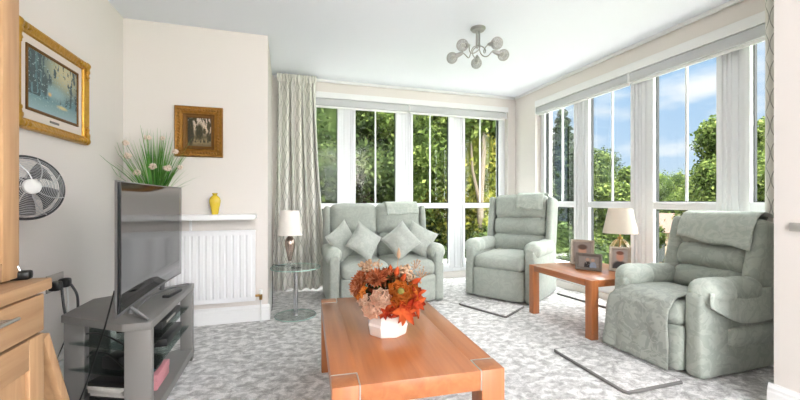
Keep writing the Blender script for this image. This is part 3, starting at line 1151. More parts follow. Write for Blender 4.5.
# ------------------------------------------------------------------ television and stand
ST = [(-0.555, 1.86), (-0.555, 2.655), (-0.62, 2.69), (-0.975, 2.40), (-0.975, 2.09), (-0.62, 1.86)]
ST = [(-0.555, 1.86), (-0.555, 2.655), (-0.60, 2.665), (-0.985, 2.39), (-0.985, 2.09), (-0.665, 1.86)]
t = thing('television_stand', 'grey corner television stand with glass shelves', 'television stand', (0, 0, 0))
b = B(); prism(b, ST, 0.445, 0.48, 0.004)
obj('top', b, MT['stand'], t, 30)
b = B(); prism(b, ST, 0.03, 0.075, 0.004)
obj('bottom_board', b, MT['stand'], t, 30)
for (x0, y0, x1, y1) in ((-0.66, 1.868, -0.557, 1.90), (-0.625, 2.61, -0.557, 2.653)):
    b = B(); box(b, x0, y0, 0.0, x1, y1, 0.446, 0.004)
    obj('front_post', b, MT['stand'], t, 30)
for (y0, y1) in ((2.10, 2.15), (2.33, 2.38)):
    b = B(); box(b, -0.98, y0, 0.0, -0.90, y1, 0.446, 0.004)
    obj('rear_post', b, MT['stand'], t, 30)
SH = [(-0.575, 1.9), (-0.575, 2.615), (-0.63, 2.63), (-0.96, 2.38), (-0.96, 2.10), (-0.63, 1.9)]
for z in (0.22, 0.34):
    b = B(); prism(b, SH, z, z + 0.007)
    obj('glass_shelf', b, MT['sglass'], t, 0)

t = thing('television', 'slim grey framed curved television on the grey stand', 'television', (0, 0, 0))
TY0, TY1, TZ0, TZ1 = 1.752, 2.717, 0.535, 1.09


def tvx(u):
    return -0.645 - 0.014 * (1 - (2 * u - 1) ** 2)


b = B()
N = 24
for off, m in ((0.0, 0),):
    A = []
    for i in range(N + 1):
        u = i / N
        y = TY0 + (TY1 - TY0) * u
        x = tvx(u)
        q = min(1.0, 4.0 * min(u, 1 - u))
        A.append([b.verts.new((x + 0.002, y, TZ0)), b.verts.new((x + 0.002, y, TZ1)), b.verts.new((x - 0.006 - 0.012 * q, y, TZ1)), b.verts.new((x - 0.006 - 0.03 * q, y, TZ0 + 0.2)), b.verts.new((x - 0.006 - 0.018 * q, y, TZ0))])
    for P, Q_ in zip(A, A[1:]):
        for k in range(5):
            b.faces.new((P[k], P[(k + 1) % 5], Q_[(k + 1) % 5], Q_[k]))
    b.faces.new(A[0]); b.faces.new(A[-1])
obj('casing', b, MT['tvgrey'], t, 40)
b = B()
sgrid(b, lambda u, v: (tvx(0.006 + 0.988 * u) + 0.0035, TY0 + (TY1 - TY0) * (0.006 + 0.988 * u), TZ0 + 0.014 + (TZ1 - TZ0 - 0.02) * v), 24, 6)
o = obj('screen', b, MT['screen'], t, 180)
s = o.modifiers.new('thick', 'SOLIDIFY'); s.thickness = 0.002; s.offset = 0
for y in (2.0, 2.46):
    b = B(); cyl(b, (-0.682, y, 0.49), (-0.675, y, 0.55), 0.012)
    obj('neck', b, MT['tvgrey'], t)
b = B()
tube(b, [(-0.575, 1.885, 0.486), (-0.65, 1.97, 0.489), (-0.685, 2.1, 0.49), (-0.695, 2.235, 0.49), (-0.685, 2.37, 0.49), (-0.65, 2.5, 0.489), (-0.575, 2.6, 0.486)], 0.0055, 8)
tube(b, [(-0.575, 1.885, 0.486), (-0.645, 1.9, 0.54)], 0.0065, 8)
obj('foot', b, MT['tvgrey'], t)

t = thing('remote_control', 'black remote control lying on the television stand', 'remote control', (-0.602, 2.36, 0.480), -0.15)
b = B(); rcube(b, (0, 0, 0.009), (0.042, 0.16, 0.018), 0.007, 5)
obj('body', b, MT['black'], t)
b = B()
for i in range(6):
    for j in range(3):
        cyl(b, (-0.01 + j * 0.01, -0.06 + i * 0.02, 0.0178), (-0.01 + j * 0.01, -0.06 + i * 0.02, 0.0195), 0.003, n=8)
obj('keypad', b, MT['grey'], t)
t = thing('set_top_box', 'flat black box on the lower glass shelf of stand', 'set top box', (-0.70, 2.40, 0.227))
b = B(); box(b, -0.1, -0.15, 0.004, 0.1, 0.15, 0.045, 0.004)
obj('body', b, MT['black'], t, 30)
b = B()
for x, y in ((-0.08, -0.13), (0.08, -0.13), (-0.08, 0.13), (0.08, 0.13)):
    cyl(b, (x, y, 0.0), (x, y, 0.005), 0.01, n=12)
obj('foot', b, MT['grey'], t)
t = thing('disc_player', 'slim black disc player on the upper glass shelf of stand', 'disc player', (-0.70, 2.34, 0.347))
b = B(); box(b, -0.1, -0.17, 0.0, 0.1, 0.17, 0.038, 0.004)
obj('body', b, MT['black'], t, 30)
b = B(); box(b, 0.1, -0.1, 0.014, 0.103, 0.06, 0.026, 0.001)
obj('disc_tray', b, MT['grey'], t, 30)
t = thing('box_file', 'pink box file lying under the glass shelves of stand', 'box file', (-0.66, 2.19, 0.075))
b = B(); box(b, -0.06, -0.1, 0.0, 0.06, 0.1, 0.04, 0.003); 
obj('lower_box', b, MT['pink'], t, 30)
b = B(); box(b, -0.062, -0.102, 0.042, 0.062, 0.102, 0.075, 0.003)
obj('lid', b, MT['pink'], t, 30)
t = thing('headphones_case', 'black soft case on top of the pink box file', 'case', (-0.66, 2.17, 0.150))
b = B(); rcube(b, (0, 0, 0.03), (0.1, 0.16, 0.06), 0.028, 6, wr=0.004)
obj('pouch', b, MT['black'], t)
b = B(); tube(b, [(0.0, -0.08, 0.03), (0.03, -0.1, 0.035), (0.05, -0.08, 0.03)], 0.004, 8)
obj('strap', b, MT['blue'], t)
zc = 0.075
for k in range(7):
    h = random.uniform(0.012, 0.022)
    names = ['grey', 'paper', 'black', 'paper', 'grey', 'paper', 'black']
    words = ['lowest of the pile', 'second from the bottom of pile', 'dark one third from bottom of pile', 'middle one of pile', 'third from the top of pile', 'second from the top of pile', 'dark one topmost of the pile']
    b = B(); box(b, -0.09, -0.07, 0, 0.09, 0.07, h, 0.002)
    o = obj('magazine', b, MT[names[k]], None, 30)
    o.location = (-0.735 + random.uniform(-0.008, 0.008), 2.03 + random.uniform(-0.006, 0.006), zc)
    o.rotation_euler = (0, 0, -0.45 + random.uniform(-0.06, 0.06))
    tag(o, 'magazine piled on the stand bottom board, ' + words[k], 'magazine', 'magazines under the television')
    zc += h + 0.0005
t = thing('modem', 'small dark box with cables on stand glass shelf behind front post', 'modem', (-0.75, 2.06, 0.227), -0.5)
b = B(); box(b, -0.05, -0.04, 0.0, 0.05, 0.04, 0.06, 0.008)
obj('body', b, MT['black'], t, 30)
b = B(); tube(b, [(-0.03, 0.04, 0.03), (-0.05, 0.08, 0.03), (-0.1, 0.09, 0.02), (-0.14, 0.06, 0.002)], 0.003, 6)
obj('lead', b, MT['black'], t)

# sockets, plugs and cables on the left wall
t = thing('wall_socket', 'double wall socket with black plugs on wall behind television stand', 'socket', (XL, 2.44, 0.57))
b = B(); box(b, 0.0, -0.075, -0.045, 0.009, 0.075, 0.045, 0.003)
obj('plate', b, MT['grey'], t, 30)
for s in (-0.055, 0.03):
    b = B(); rcube(b, (0.034, s, -0.01), (0.05, 0.05, 0.05), 0.014, 5)
    obj('plug', b, MT['black'], t)


def cable(name, label, pts, r=0.004, mat='black', cat='cable'):
    b = B()
    P = [Vector(p) for p in pts]
    out = []
    for i in range(len(P) - 1):
        p0, p1, p2, p3 = P[max(i - 1, 0)], P[i], P[i + 1], P[min(i + 2, len(P) - 1)]
        for k in range(8):
            s = k / 8
            out.append(0.5 * ((2 * p1) + (p2 - p0) * s + (2 * p0 - 5 * p1 + 4 * p2 - p3) * s * s + (3 * p1 - p0 - 3 * p2 + p3) * s ** 3))
    out.append(P[-1])
    tube(b, out, r, 6)
    return tag(obj(name, b, MT[mat]), label, cat, 'cables by the television')


cable('power_cable', 'black cable hanging from wall socket plug down beside stand', [(-1.12, 2.47, 0.55), (-1.09, 2.47, 0.48), (-1.07, 2.42, 0.36), (-1.09, 2.40, 0.22), (-1.06, 2.38, 0.1), (-1.08, 2.3, 0.008)], 0.006)
cable('power_cable', 'black cable hanging from the nearer wall plug, closest to oak dresser', [(-1.12, 2.385, 0.55), (-1.1, 2.36, 0.46), (-1.07, 2.33, 0.33), (-1.1, 2.31, 0.2), (-1.12, 2.26, 0.008)], 0.006)
cable('television_cable', 'black cable looping from television corner to the floor', [(-0.665, 1.79, 0.64), (-0.70, 1.80, 0.5), (-0.74, 1.82, 0.38), (-0.80, 1.84, 0.2), (-0.86, 1.82, 0.06), (-0.93, 1.84, 0.006)], 0.0032)
cable('lead', 'black lead curving above the upper glass shelf of stand', [(-0.94, 2.16, 0.36), (-0.85, 2.07, 0.39), (-0.77, 2.02, 0.38), (-0.70, 1.98, 0.353)], 0.004)
cable('lead', 'black lead curving above the lower glass shelf of stand', [(-0.93, 2.17, 0.233), (-0.86, 2.08, 0.29), (-0.78, 2.03, 0.30), (-0.68, 1.97, 0.232)], 0.004)
cable('white_cable', 'white cable looping on the wall behind the stand', [(-1.15, 2.5, 0.56), (-1.12, 2.44, 0.5), (-1.08, 2.36, 0.42), (-1.06, 2.3, 0.3), (-1.09, 2.22, 0.15), (-1.1, 2.15, 0.008)], 0.004, 'white')
t = thing('extension_block', 'white extension socket block behind the television stand', 'extension lead', (-1.09, 2.22, 0.0))
b = B(); box(b, -0.03, -0.13, 0, 0.03, 0.13, 0.04, 0.006)
obj('body', b, MT['white'], t, 30)
b = B(); rcube(b, (0, 0.05, 0.06), (0.045, 0.05, 0.045), 0.012, 4)
obj('plug', b, MT['black'], t)

# ------------------------------------------------------------------ glass side table and its lamp
t = thing('glass_side_table', 'round glass side table on chrome stem beside the sofa', 'side table', (0.088, 3.365, 0))
b = B(); lathe(b, [(0.0, 0.0), (0.172, 0.0), (0.175, 0.004), (0.172, 0.010), (0.0, 0.010)], 56)
obj('base', b, MT['tglass'], t, 30)
b = B(); lathe(b, [(0.1742, 0.001), (0.1762, 0.004), (0.1742, 0.009)], 56, close=False)
obj('base_rim', b, MT['edgeg'], t)
b = B(); cyl(b, (0, 0, 0.01), (0, 0, 0.418), 0.019, n=24); lathe(b, [(0.0, 0.01), (0.04, 0.01), (0.04, 0.014), (0.0, 0.016)], 28); lathe(b, [(0.0, 0.41), (0.05, 0.413), (0.05, 0.418), (0.0, 0.418)], 28)
obj('stem', b, MT['chrome'], t)
b = B(); lathe(b, [(0.0, 0.418), (0.208, 0.418), (0.211, 0.422), (0.208, 0.428), (0.0, 0.428)], 64)
tp = obj('glass_top', b, MT['tglass'], t, 30)
b = B(); lathe(b, [(0.2102, 0.419), (0.2122, 0.423), (0.2102, 0.427)], 64, close=False)
obj('rim', b, MT['edgeg'], tp)

t = thing('table_lamp', 'table lamp with white shade and mercury glass body on glass table', 'lamp', (0.04, 3.39, 0.428), 0, 'table lamps')
b = B(); lathe(b, [(0.0, 0.0), (0.05, 0.0), (0.05, 0.01), (0.03, 0.02), (0.014, 0.035), (0.014, 0.05), (0.0, 0.052)], 32)
obj('base', b, MT['cglass'], t)
b = B(); lathe(b, [(0.0, 0.048), (0.014, 0.05), (0.02, 0.07), (0.03, 0.12), (0.042, 0.17), (0.046, 0.2), (0.04, 0.235), (0.022, 0.26), (0.014, 0.27), (0.0, 0.272)], 36)
obj('body', b, MT['mercury'], t)
b = B(); cyl(b, (0, 0, 0.268), (0, 0, 0.4), 0.008)
obj('stem', b, MT['satin'], t)
b = B(); lathe(b, [(0.106, 0.275), (0.080, 0.49), (0.078, 0.49), (0.104, 0.275)], 48, close=False); lathe(b, [(0.0, 0.43), (0.084, 0.431)], 24, close=False)
obj('lamp_shade', b, MT['shade'], t, 60)
b = B(); tube(b, [(-0.04, 0.02, 0.006), (-0.09, 0.06, 0.004), (-0.145, 0.12, 0.003), (-0.15, 0.16, -0.02), (-0.15, 0.18, -0.2), (-0.15, 0.17, -0.3), (-0.155, 0.18, -0.424)], 0.003, 6)
obj('cord', b, MT['black'], t)

# ------------------------------------------------------------------ coffee table
def square_table(label, x0, x1, y0, y1, h, lw, apr, name, inl=True):
    t = thing(name, label, 'table', ((x0 + x1) / 2, (y0 + y1) / 2, 0))
    w, d = (x1 - x0) / 2, (y1 - y0) / 2
    g = 0.004
    b = B(); box(b, -w + lw + g, -d + 0.001, h - apr, w - lw - g, d - 0.001, h, 0.003)
    box(b, -w + 0.001, -d + lw + g, h - apr, -w + lw + 0.02, d - lw - g, h - 0.0005, 0.003)
    box(b, w - lw - 0.02, -d + lw + g, h - apr, w - 0.001, d - lw - g, h - 0.0005, 0.003)
    obj('tabletop', b, MT['tabley'] if name == 'coffee_table' else MT['tabley'], t, 30)
    for sx in (-1, 1):
        for sy in (-1, 1):
            b = B()
            xa, xb = sorted((sx * w, sx * (w - lw)))
            ya, yb = sorted((sy * d, sy * (d - lw)))
            box(b, xa, ya, 0, xb, yb, h, 0.003)
            lg = obj('leg', b, MT['tablez'], t, 30)
            if inl:
                b = B()
                xi = sx * (w - lw)
                x_a, x_b = sorted((xi, xi - sx * g))
                box(b, x_a, ya + 0.0005, h - apr, x_b, yb, h + 0.0004)
                yi = sy * (d - lw)
                y_a, y_b = sorted((yi, yi - sy * g))
                box(b, min(xa, x_a) + 0.0005, y_a, h - apr, max(xb, x_b) - 0.0005, y_b, h + 0.0004)
                obj('inlay', b, MT['inlay'], lg, 0)
    return t


square_table('long orange wood coffee table with flower pot on it', 0.1745, 0.7825, 1.172, 2.272, 0.41, 0.088, 0.07, 'coffee_table').rotation_euler = (0, 0, math.radians(-3.4))
square_table('low square orange wood side table between the two armchairs', 2.10, 2.80, 2.135, 2.85, 0.43, 0.062, 0.05, 'side_table', False)


# ------------------------------------------------------------------ flower arrangement
t = thing('flower_arrangement', 'autumn flower arrangement in white octagonal pot on coffee table', 'flower arrangement', (0.445, 1.63, 0.41))
t.scale = (1.15, 1.15, 1.08)
b = B(); lathe(b, [(0.0, 0.0), (0.072, 0.0), (0.076, 0.006), (0.080, 0.032), (0.082, 0.042), (0.077, 0.05), (0.076, 0.085), (0.081, 0.097), (0.081, 0.108), (0.073, 0.108), (0.07, 0.09), (0.0, 0.088)], 8, rot=0.2)
obj('pot', b, MT['pot'], t, 25)


def petal_mat(n, cols, sc=12):
    return leaf_mat(n, cols, 0.6, 0.12, sc)


pr_orange = petal_mat('orange_petals', [srgb(208, 110, 40), srgb(226, 142, 70)])
pr_rust = petal_mat('rust_petals', [srgb(140, 66, 42), srgb(180, 98, 62), srgb(200, 134, 98)])
pr_red = petal_mat('red_petals', [srgb(136, 32, 20), srgb(180, 66, 36), srgb(200, 100, 52)])
pr_pink = leaf_mat('pale_rose_petals', [srgb(246, 206, 180), srgb(252, 232, 214)], 0.6, 0.35, 12)
pr_dry = petal_mat('dried_heads', [srgb(176, 134, 104), srgb(210, 176, 146)])
pr_leaf = petal_mat('dark_leaves', [srgb(48, 54, 30), srgb(92, 66, 40), srgb(150, 52, 28)])


def petal(bm, M, L, W, cup, curl):
    def f(u, v):
        s = u
        w = W * math.sin(PI * (0.12 + 0.88 * s) ** 0.8) ** 0.8 if s < 1 else 0.0
        y = (v - 0.5) * 2 * w
        return M @ Vector((L * s, y, cup * (abs(v - 0.5) * 2) ** 2 * W + curl * s * s * L))
    sgrid(bm, f, 5, 4)


def axes(d, roll=0.0):
    return Vector(d).normalized().to_track_quat('Z', 'Y').to_matrix().to_4x4() @ Matrix.Rotation(roll, 4, 'Z')


def stalk(pos, parent):
    b = B(); tube(b, [(pos[0] * 0.15, pos[1] * 0.15, 0.07), (pos[0] * 0.6, pos[1] * 0.6, 0.07 + (pos[2] - 0.07) * 0.5), pos], 0.002, 6)
    return obj('stem', b, stm, parent)


def flower(kind, pos, d, r):
    pos = Vector(pos)
    T = Matrix.Translation(pos) @ axes(d, random.random() * 6)
    b = B()
    if kind in ('rose', 'ranunculus'):
        layers = 6
        for l in range(layers):
            q = (l + 1) / layers
            n = 4 + l
            for k in range(n):
                a = k * 2 * PI / n + l * 0.7
                tilt = 1.45 - 1.15 * q
                M = T @ Matrix.Rotation(a, 4, 'Z') @ Matrix.Translation((r * 0.10 * q, 0, -r * 0.25 * q)) @ Matrix.Rotation(-tilt, 4, 'Y')
                petal(b, M, r * (0.55 + 0.5 * q), r * (0.3 + 0.25 * q), 0.6, 0.1 if kind == 'rose' else -0.1)
    elif kind == 'mum':
        for l in range(5):
            n = 9 + 3 * l
            q = (l + 1) / 5
            for k in range(n):
                a = k * 2 * PI / n + l * 0.4
                M = T @ Matrix.Rotation(a, 4, 'Z') @ Matrix.Rotation(-(1.4 - 1.4 * q), 4, 'Y')
                petal(b, M, r * (0.6 + 0.4 * q) * random.uniform(0.85, 1.1), r * 0.13, 0.4, 0.15)
    elif kind == 'lily':
        for l in range(2):
            for k in range(6):
                a = k * 2 * PI / 6 + l * 0.5
                M = T @ Matrix.Rotation(a, 4, 'Z') @ Matrix.Rotation(-(0.35 + 0.35 * (1 - l)), 4, 'Y')
                petal(b, M, r * random.uniform(0.9, 1.15), r * 0.24, 0.5, -0.25)
    elif kind == 'dry':
        for k in range(60):
            a = random.gauss(0, 0.5); c = random.gauss(0, 0.5)
            p = T @ Vector((a * r * 0.6, c * r * 0.6, random.uniform(-0.1, 0.7) * r))
            bmesh.ops.create_icosphere(b, subdivisions=1, radius=r * random.uniform(0.08, 0.16), matrix=Matrix.Translation(p))
    elif kind == 'bud':
        lathe(b, [(0.0, -r), (r * 0.45, -r * 0.6), (r * 0.55, 0), (r * 0.35, r * 0.7), (0.0, r * 1.2)], 10, M=T)
    mats = {'rose': pr_pink, 'ranunculus': pr_orange, 'mum': pr_rust, 'lily': pr_red, 'dry': pr_dry, 'bud': pr_red}
    return b, mats[kind]


nm = {'rose': 'rose', 'ranunculus': 'ranunculus', 'mum': 'chrysanthemum', 'lily': 'lily', 'dry': 'dried_flower_head', 'bud': 'bud'}
# camera side of the bunch is -Y; x to the right
FL = [('rose', (-0.052, -0.095, 0.17), (-0.3, -1, 0.35), 0.042), ('rose', (-0.078, -0.078, 0.128), (-0.5, -1, 0.1), 0.040), ('rose', (-0.10, -0.03, 0.155), (-1, -0.6, 0.3), 0.03),
      ('ranunculus', (0.018, -0.09, 0.185), (0.05, -1, 0.45), 0.05), ('ranunculus', (0.09, -0.045, 0.17), (0.6, -0.8, 0.5), 0.04), ('ranunculus', (-0.11, -0.02, 0.185), (-1, -0.4, 0.5), 0.034),
      ('lily', (0.035, -0.088, 0.122), (0.1, -1, -0.05), 0.066), ('lily', (0.085, -0.06, 0.135), (0.7, -0.9, 0.1), 0.062), ('lily', (-0.03, -0.07, 0.12), (-0.3, -1, 0.0), 0.045),
      ('lily', (0.11, 0.0, 0.15), (1, -0.2, 0.3), 0.06), ('lily', (-0.02, 0.04, 0.2), (0.0, 0.6, 1), 0.06),
      ('mum', (-0.10, 0.0, 0.225), (-0.6, -0.4, 0.8), 0.052), ('mum', (-0.055, -0.04, 0.235), (-0.3, -0.7, 0.8), 0.05), ('mum', (0.0, -0.01, 0.235), (0.0, -0.4, 1), 0.048), ('mum', (-0.08, 0.06, 0.2), (-0.5, 0.7, 0.6), 0.05), ('mum', (0.07, 0.06, 0.2), (0.5, 0.7, 0.6), 0.05),
      ('mum', (-0.125, -0.02, 0.2), (-1, -0.4, 0.4), 0.04), ('dry', (0.062, -0.02, 0.235), (0.3, -0.2, 1), 0.055), ('dry', (-0.075, 0.01, 0.265), (-0.3, 0.0, 1), 0.05), ('dry', (0.1, 0.01, 0.205), (0.9, 0.0, 0.6), 0.042),
      ('bud', (0.028, -0.03, 0.255), (0.2, -0.1, 1), 0.022), ('bud', (0.105, -0.04, 0.215), (0.8, -0.4, 0.6), 0.022), ('bud', (0.118, -0.06, 0.175), (0.9, -0.5, 0.3), 0.02), ('bud', (0.0, -0.09, 0.145), (0, -1, 0.2), 0.022), ('bud', (0.065, -0.08, 0.165), (0.4, -1, 0.4), 0.02), ('bud', (0.05, -0.05, 0.235), (0.3, -0.5, 1), 0.02),
      ('bud', (-0.015, -0.085, 0.14), (-0.2, -1, 0.1), 0.02), ('bud', (0.012, 0.0, 0.262), (0.0, 0.0, 1), 0.018)]
for kd, p, d, r in FL:
    st = stalk(p, t)
    bb, mm = flower(kd, p, d, r)
    obj(nm[kd], bb, mm, st, 180)
b = B()
bmesh.ops.create_icosphere(b, subdivisions=2, radius=0.014, matrix=Matrix.Translation((0.019, -0.118, 0.2)) @ Matrix.Diagonal((1, 0.7, 1, 1)))
obj('flower_centre', b, plain('green_centre', srgb(110, 104, 40), 0.7), t)
V, F_ = [], []
for k in range(260):
    a = random.uniform(0, 2 * PI); el = random.uniform(-0.1, 1.3)
    R = random.uniform(0.05, 0.1)
    p = Vector((math.cos(a) * math.cos(el) * R, math.sin(a) * math.cos(el) * R, 0.135 + math.sin(el) * R))
    d = (p - Vector((0, 0, 0.1))).normalized()
    s = d.cross(Vector((random.gauss(0, 1), random.gauss(0, 1), random.gauss(0, 1)))).normalized()
    L, w = random.uniform(0.025, 0.05), random.uniform(0.005, 0.011)
    o0 = len(V)
    V += [tuple(p), tuple(p + d * L * 0.5 + s * w), tuple(p + d * L), tuple(p + d * L * 0.5 - s * w)]
    F_.append((o0, o0 + 1, o0 + 2, o0 + 3))
pydata('foliage', V, F_, pr_leaf, t)['kind'] = 'stuff'
for (x, y, z, r) in ((0.045, -0.005, 0.32, 0.010), (0.125, 0.02, 0.275, 0.02), (-0.03, 0.02, 0.29, 0.018), (0.14, -0.01, 0.24, 0.02)):
    b = B(); tube(b, [(x * 0.2, y * 0.2, 0.1), (x * 0.75, y, z * 0.75), (x, y, z)], 0.0012, 5)
    s_ = obj('sprig', b, pr_dry, t)
    b = B()
    if r < 0.015:
        lathe(b, [(0.0, 0.0), (r * 0.7, 0.01), (r * 0.8, 0.022), (r * 0.4, 0.042), (0.0, 0.05)], 10, c=(x, y, z - 0.015))
    else:
        for k in range(22):
            p = Vector((x, y, z)) + Vector((random.gauss(0, 1), random.gauss(0, 1), random.gauss(0, 1))) * r * 0.6
            tube(b, [(x, y, z - 0.02), p], 0.0007, 4)
            bmesh.ops.create_icosphere(b, subdivisions=1, radius=0.0028, matrix=Matrix.Translation(p))
    obj('seed_head', b, pr_dry, s_)


# ------------------------------------------------------------------ upholstery
def armchair(name, label, cat, loc, rot, W, D, HB, sections, fab, armz=0.545, seatz=0.43, lean=0.2, rows=3, ta=0.105, wt=0.062):
    """front of the seat at y=0 looking along -y, floor at z=0"""
    t = thing(name, label, cat, loc, rot)
    hw = W / 2
    inner = hw - ta
    b = B(); rcube(b, (0, 0.06 + (D - 0.2) / 2, 0.155), (2 * inner + 0.01, D - 0.2, 0.29), 0.025, 8, wr=0.002)
    obj('base', b, fab, t, 180)
    b = B(); rcube(b, (0, 0.035, seatz / 2 - 0.055), (2 * inner - 0.004, 0.075, seatz - 0.14), 0.03, 8, (0, 0.012, 0), wr=0.004)
    obj('front_panel', b, fab, t, 180)
    sw = 2 * inner / sections
    for k in range(sections):
        cx = -inner + sw * (k + 0.5)
        b = B(); rcube(b, (cx, 0.005 + (D - 0.22) / 2, seatz - 0.065), (sw - 0.004, D - 0.2, 0.15), 0.06, 12, (0, 0.012, 0.02), wr=0.006, seed=k * 3.1)
        obj('seat_cushion', b, fab, t, 180)
    # arms
    for s in (-1, 1):
        b = B(); rcube(b, (s * (hw - ta / 2), 0.03 + (D - 0.12) / 2, (armz - 0.05) / 2 + 0.006), (ta, D - 0.12, armz - 0.05), 0.028, 8, (0.006, 0, 0), wr=0.003, seed=s)
        ar = obj('armrest', b, fab, t, 180)
        b = B(); rcube(b, (s * (hw - ta / 2 + 0.006), 0.05 + (D - 0.28) / 2, armz - 0.055), (ta + 0.055, D - 0.28, 0.155), 0.074, 12, wr=0.004, seed=s + 5)
        obj('arm_roll', b, fab, ar, 180)
        b = B(); rcube(b, (s * (hw - ta / 2 + 0.006), 0.178, armz - 0.052), (ta + 0.067, 0.27, 0.162), 0.079, 12, wr=0.006, ws=14, seed=s + 9)
        obj('arm_cover', b, MT['fabc'], ar, 180)
        for sd in (0.0,):
            pass
    # back shell, leaning
    zb = 0.2
    Mb = Matrix.Translation((0, D - 0.235, zb)) @ Matrix.Rotation(-lean, 4, 'X')
    Lb = (HB - zb) / math.cos(lean)
    b = B(); rcube(b, (0, 0.05, Lb / 2 - 0.005), (W - 0.03, 0.11, Lb), 0.05, 10, (0, 0.02, 0), M=Mb, wr=0.002)
    bs = obj('backrest', b, fab, t, 180)
    for s in (-1, 1):
        b = B(); rcube(b, (s * (hw - 0.005 - wt / 2), -0.02, Lb * 0.67), (wt, 0.25, Lb * 0.62), wt * 0.49, 10, M=Mb, wr=0.002)
        obj('wing', b, fab, bs, 180)
    bw = (W - 0.14) / sections
    l0 = (seatz - zb) / math.cos(lean) - 0.02
    hh = (Lb - l0) / (rows + (0.35 if rows == 3 else 0.25))
    for k in range(sections):
        cx = -(W - 0.14) / 2 + bw * (k + 0.5)
        z = l0
        for r in range(rows):
            h = hh * (1.35 if (r == rows - 1 and rows == 3) else 1.25 if r == rows - 1 else 1.0)
            b = B(); rcube(b, (cx, -0.055, z + h / 2), (bw - 0.006, 0.16, h + 0.022), 0.062, 12, (0.004, 0.03, 0.006), wr=0.008, ws=8, M=Mb, seed=k * 7 + r * 2.3)
            obj('head_cushion' if r == rows - 1 else 'back_cushion', b, fab, t, 180)
            z += h
    return t, Mb, Lb


def head_cover(name, label, loc, rot, Mb, Lb, x0, x1, drop_front, drop_back, fab, cat, skew=0.0, group=None):
    """cloth laid over the top of a backrest"""
    t = thing(name, label, cat, loc, rot, group)
    path = [(-0.158, Lb - drop_front), (-0.160, Lb - drop_front * 0.5), (-0.155, Lb - 0.06), (-0.135, Lb - 0.005), (-0.09, Lb + 0.027), (-0.04, Lb + 0.03), (0.02, Lb + 0.026), (0.08, Lb + 0.015), (0.115, Lb - 0.02), (0.122, Lb - drop_back)]

    def f(u, v):
        q = v * (len(path) - 1)
        i = min(int(q), len(path) - 2)
        s = q - i
        y = path[i][0] * (1 - s) + path[i + 1][0] * s
        z = path[i][1] * (1 - s) + path[i + 1][1] * s
        x = x0 + (x1 - x0) * u
        w = noise.noise(Vector((x * 9, v * 4, loc[0]))) * 0.009
        y2 = y - abs(w) - 0.004
        if v < 0.35:
            z += skew * (u - 0.5) * (1 - v / 0.35) + 0.006 * math.sin(u * 11)
        return Mb @ Vector((x, y2, z + abs(w) * 0.6))
    b = B(); sgrid(b, f, 26, 30)
    o = obj('cloth', b, fab, t, 180)
    m = o.modifiers.new('thick', 'SOLIDIFY'); m.thickness = 0.006; m.offset = 1
    return t


# two seat sofa
SL, SR_ = (0.955, 3.39, 0), 0.0
t, Mb, Lb = armchair('sofa', 'sage two seat sofa with scatter cushions before the rear window', 'sofa', SL, SR_, 1.14, 0.80, 0.945, 2, MT['fab'], 0.54, 0.405, 0.16, 2, ta=0.1)
head_cover('headrest_cover', 'pale headrest cover on right half of the sofa back', SL, SR_, Mb, Lb, 0.1, 0.47, 0.12, 0.16, MT['fabc'], 'headrest cover', 0.02, 'headrest covers')

# tall armchair by the corner
AL, AR_ = (2.02, 3.26, 0), math.radians(-55)
t, Mb, Lb = armchair('armchair', 'tall sage armchair in the far corner between the windows', 'armchair', AL, AR_, 0.74, 0.87, 1.045, 1, MT['fab'], 0.57, 0.44, 0.17, 3, ta=0.105)
head_cover('headrest_cover', 'pale headrest cover draped on the far corner armchair', AL, AR_, Mb, Lb, -0.02, 0.27, 0.17, 0.2, MT['fabc'], 'headrest cover', -0.02, 'headrest covers')

# riser armchair at the right
RL, RR = (2.165, 1.752, 0), math.radians(-90)
t, Mb, Lb = armchair('armchair', 'patterned sage recliner armchair nearest the right wall', 'armchair', RL, RR, 0.58, 0.76, 0.88, 1, MT['fabd'], 0.535, 0.405, 0.27, 3, ta=0.1, wt=0.085)
b = B(); rcube(b, (0.298, 0.44, 0.23), (0.03, 0.42, 0.11), 0.014, 8, (0.012, 0, 0), wr=0.003)
obj('side_pocket', b, MT['fabd'], t, 180)
b = B()


def flap(u, v):
    y = 0.055 + 0.5 * u
    low = 0.44 - 0.14 * math.sin(PI * min(1, u * 0.62 + 0.05)) 
    top = 0.50
    z = top + (low - top) * v
    x = 0.319 + 0.012 * math.sin(u * 7) * v
    return (x, y, z)


sgrid(b, flap, 20, 8)
o = obj('arm_cover', b, MT['fabc'], t, 180)
m = o.modifiers.new('thick', 'SOLIDIFY'); m.thickness = 0.005
head_cover('headrest_cover', 'large pale cloth draped across back of the right recliner', RL, RR, Mb, Lb, -0.195, 0.25, 0.2, 0.2, MT['fabc'], 'headrest cover', -0.05, 'headrest covers')
t = thing('seat_cover', 'grey leaf patterned cloth over seat and front of right recliner', 'seat cover', RL, RR)
path = [(0.40, 0.430), (0.25, 0.442), (0.12, 0.441), (0.04, 0.430), (-0.005, 0.405), (-0.028, 0.36), (-0.034, 0.30), (-0.036, 0.2), (-0.04, 0.12), (-0.05, 0.03)]
b = B()


def fcov(u, v):
    q = v * (len(path) - 1)
    i = min(int(q), len(path) - 2)
    s = q - i
    y = path[i][0] * (1 - s) + path[i + 1][0] * s
    z = path[i][1] * (1 - s) + path[i + 1][1] * s
    x0, x1 = -0.215 - 0.07 * max(0, (v - 0.4) / 0.6) ** 0.5 * (1 if v > 0.4 else 0), 0.14 + 0.03 * v
    x = x0 + (x1 - x0) * u
    w = 0.006 * math.sin(x * 26 + v * 2) * v + noise.noise(Vector((x * 7, v * 5, 3))) * 0.01
    return (x, y - abs(w) * (0.5 + v) - 0.012 * (v > 0.5), z + abs(w) * (1 - v) * 0.5)


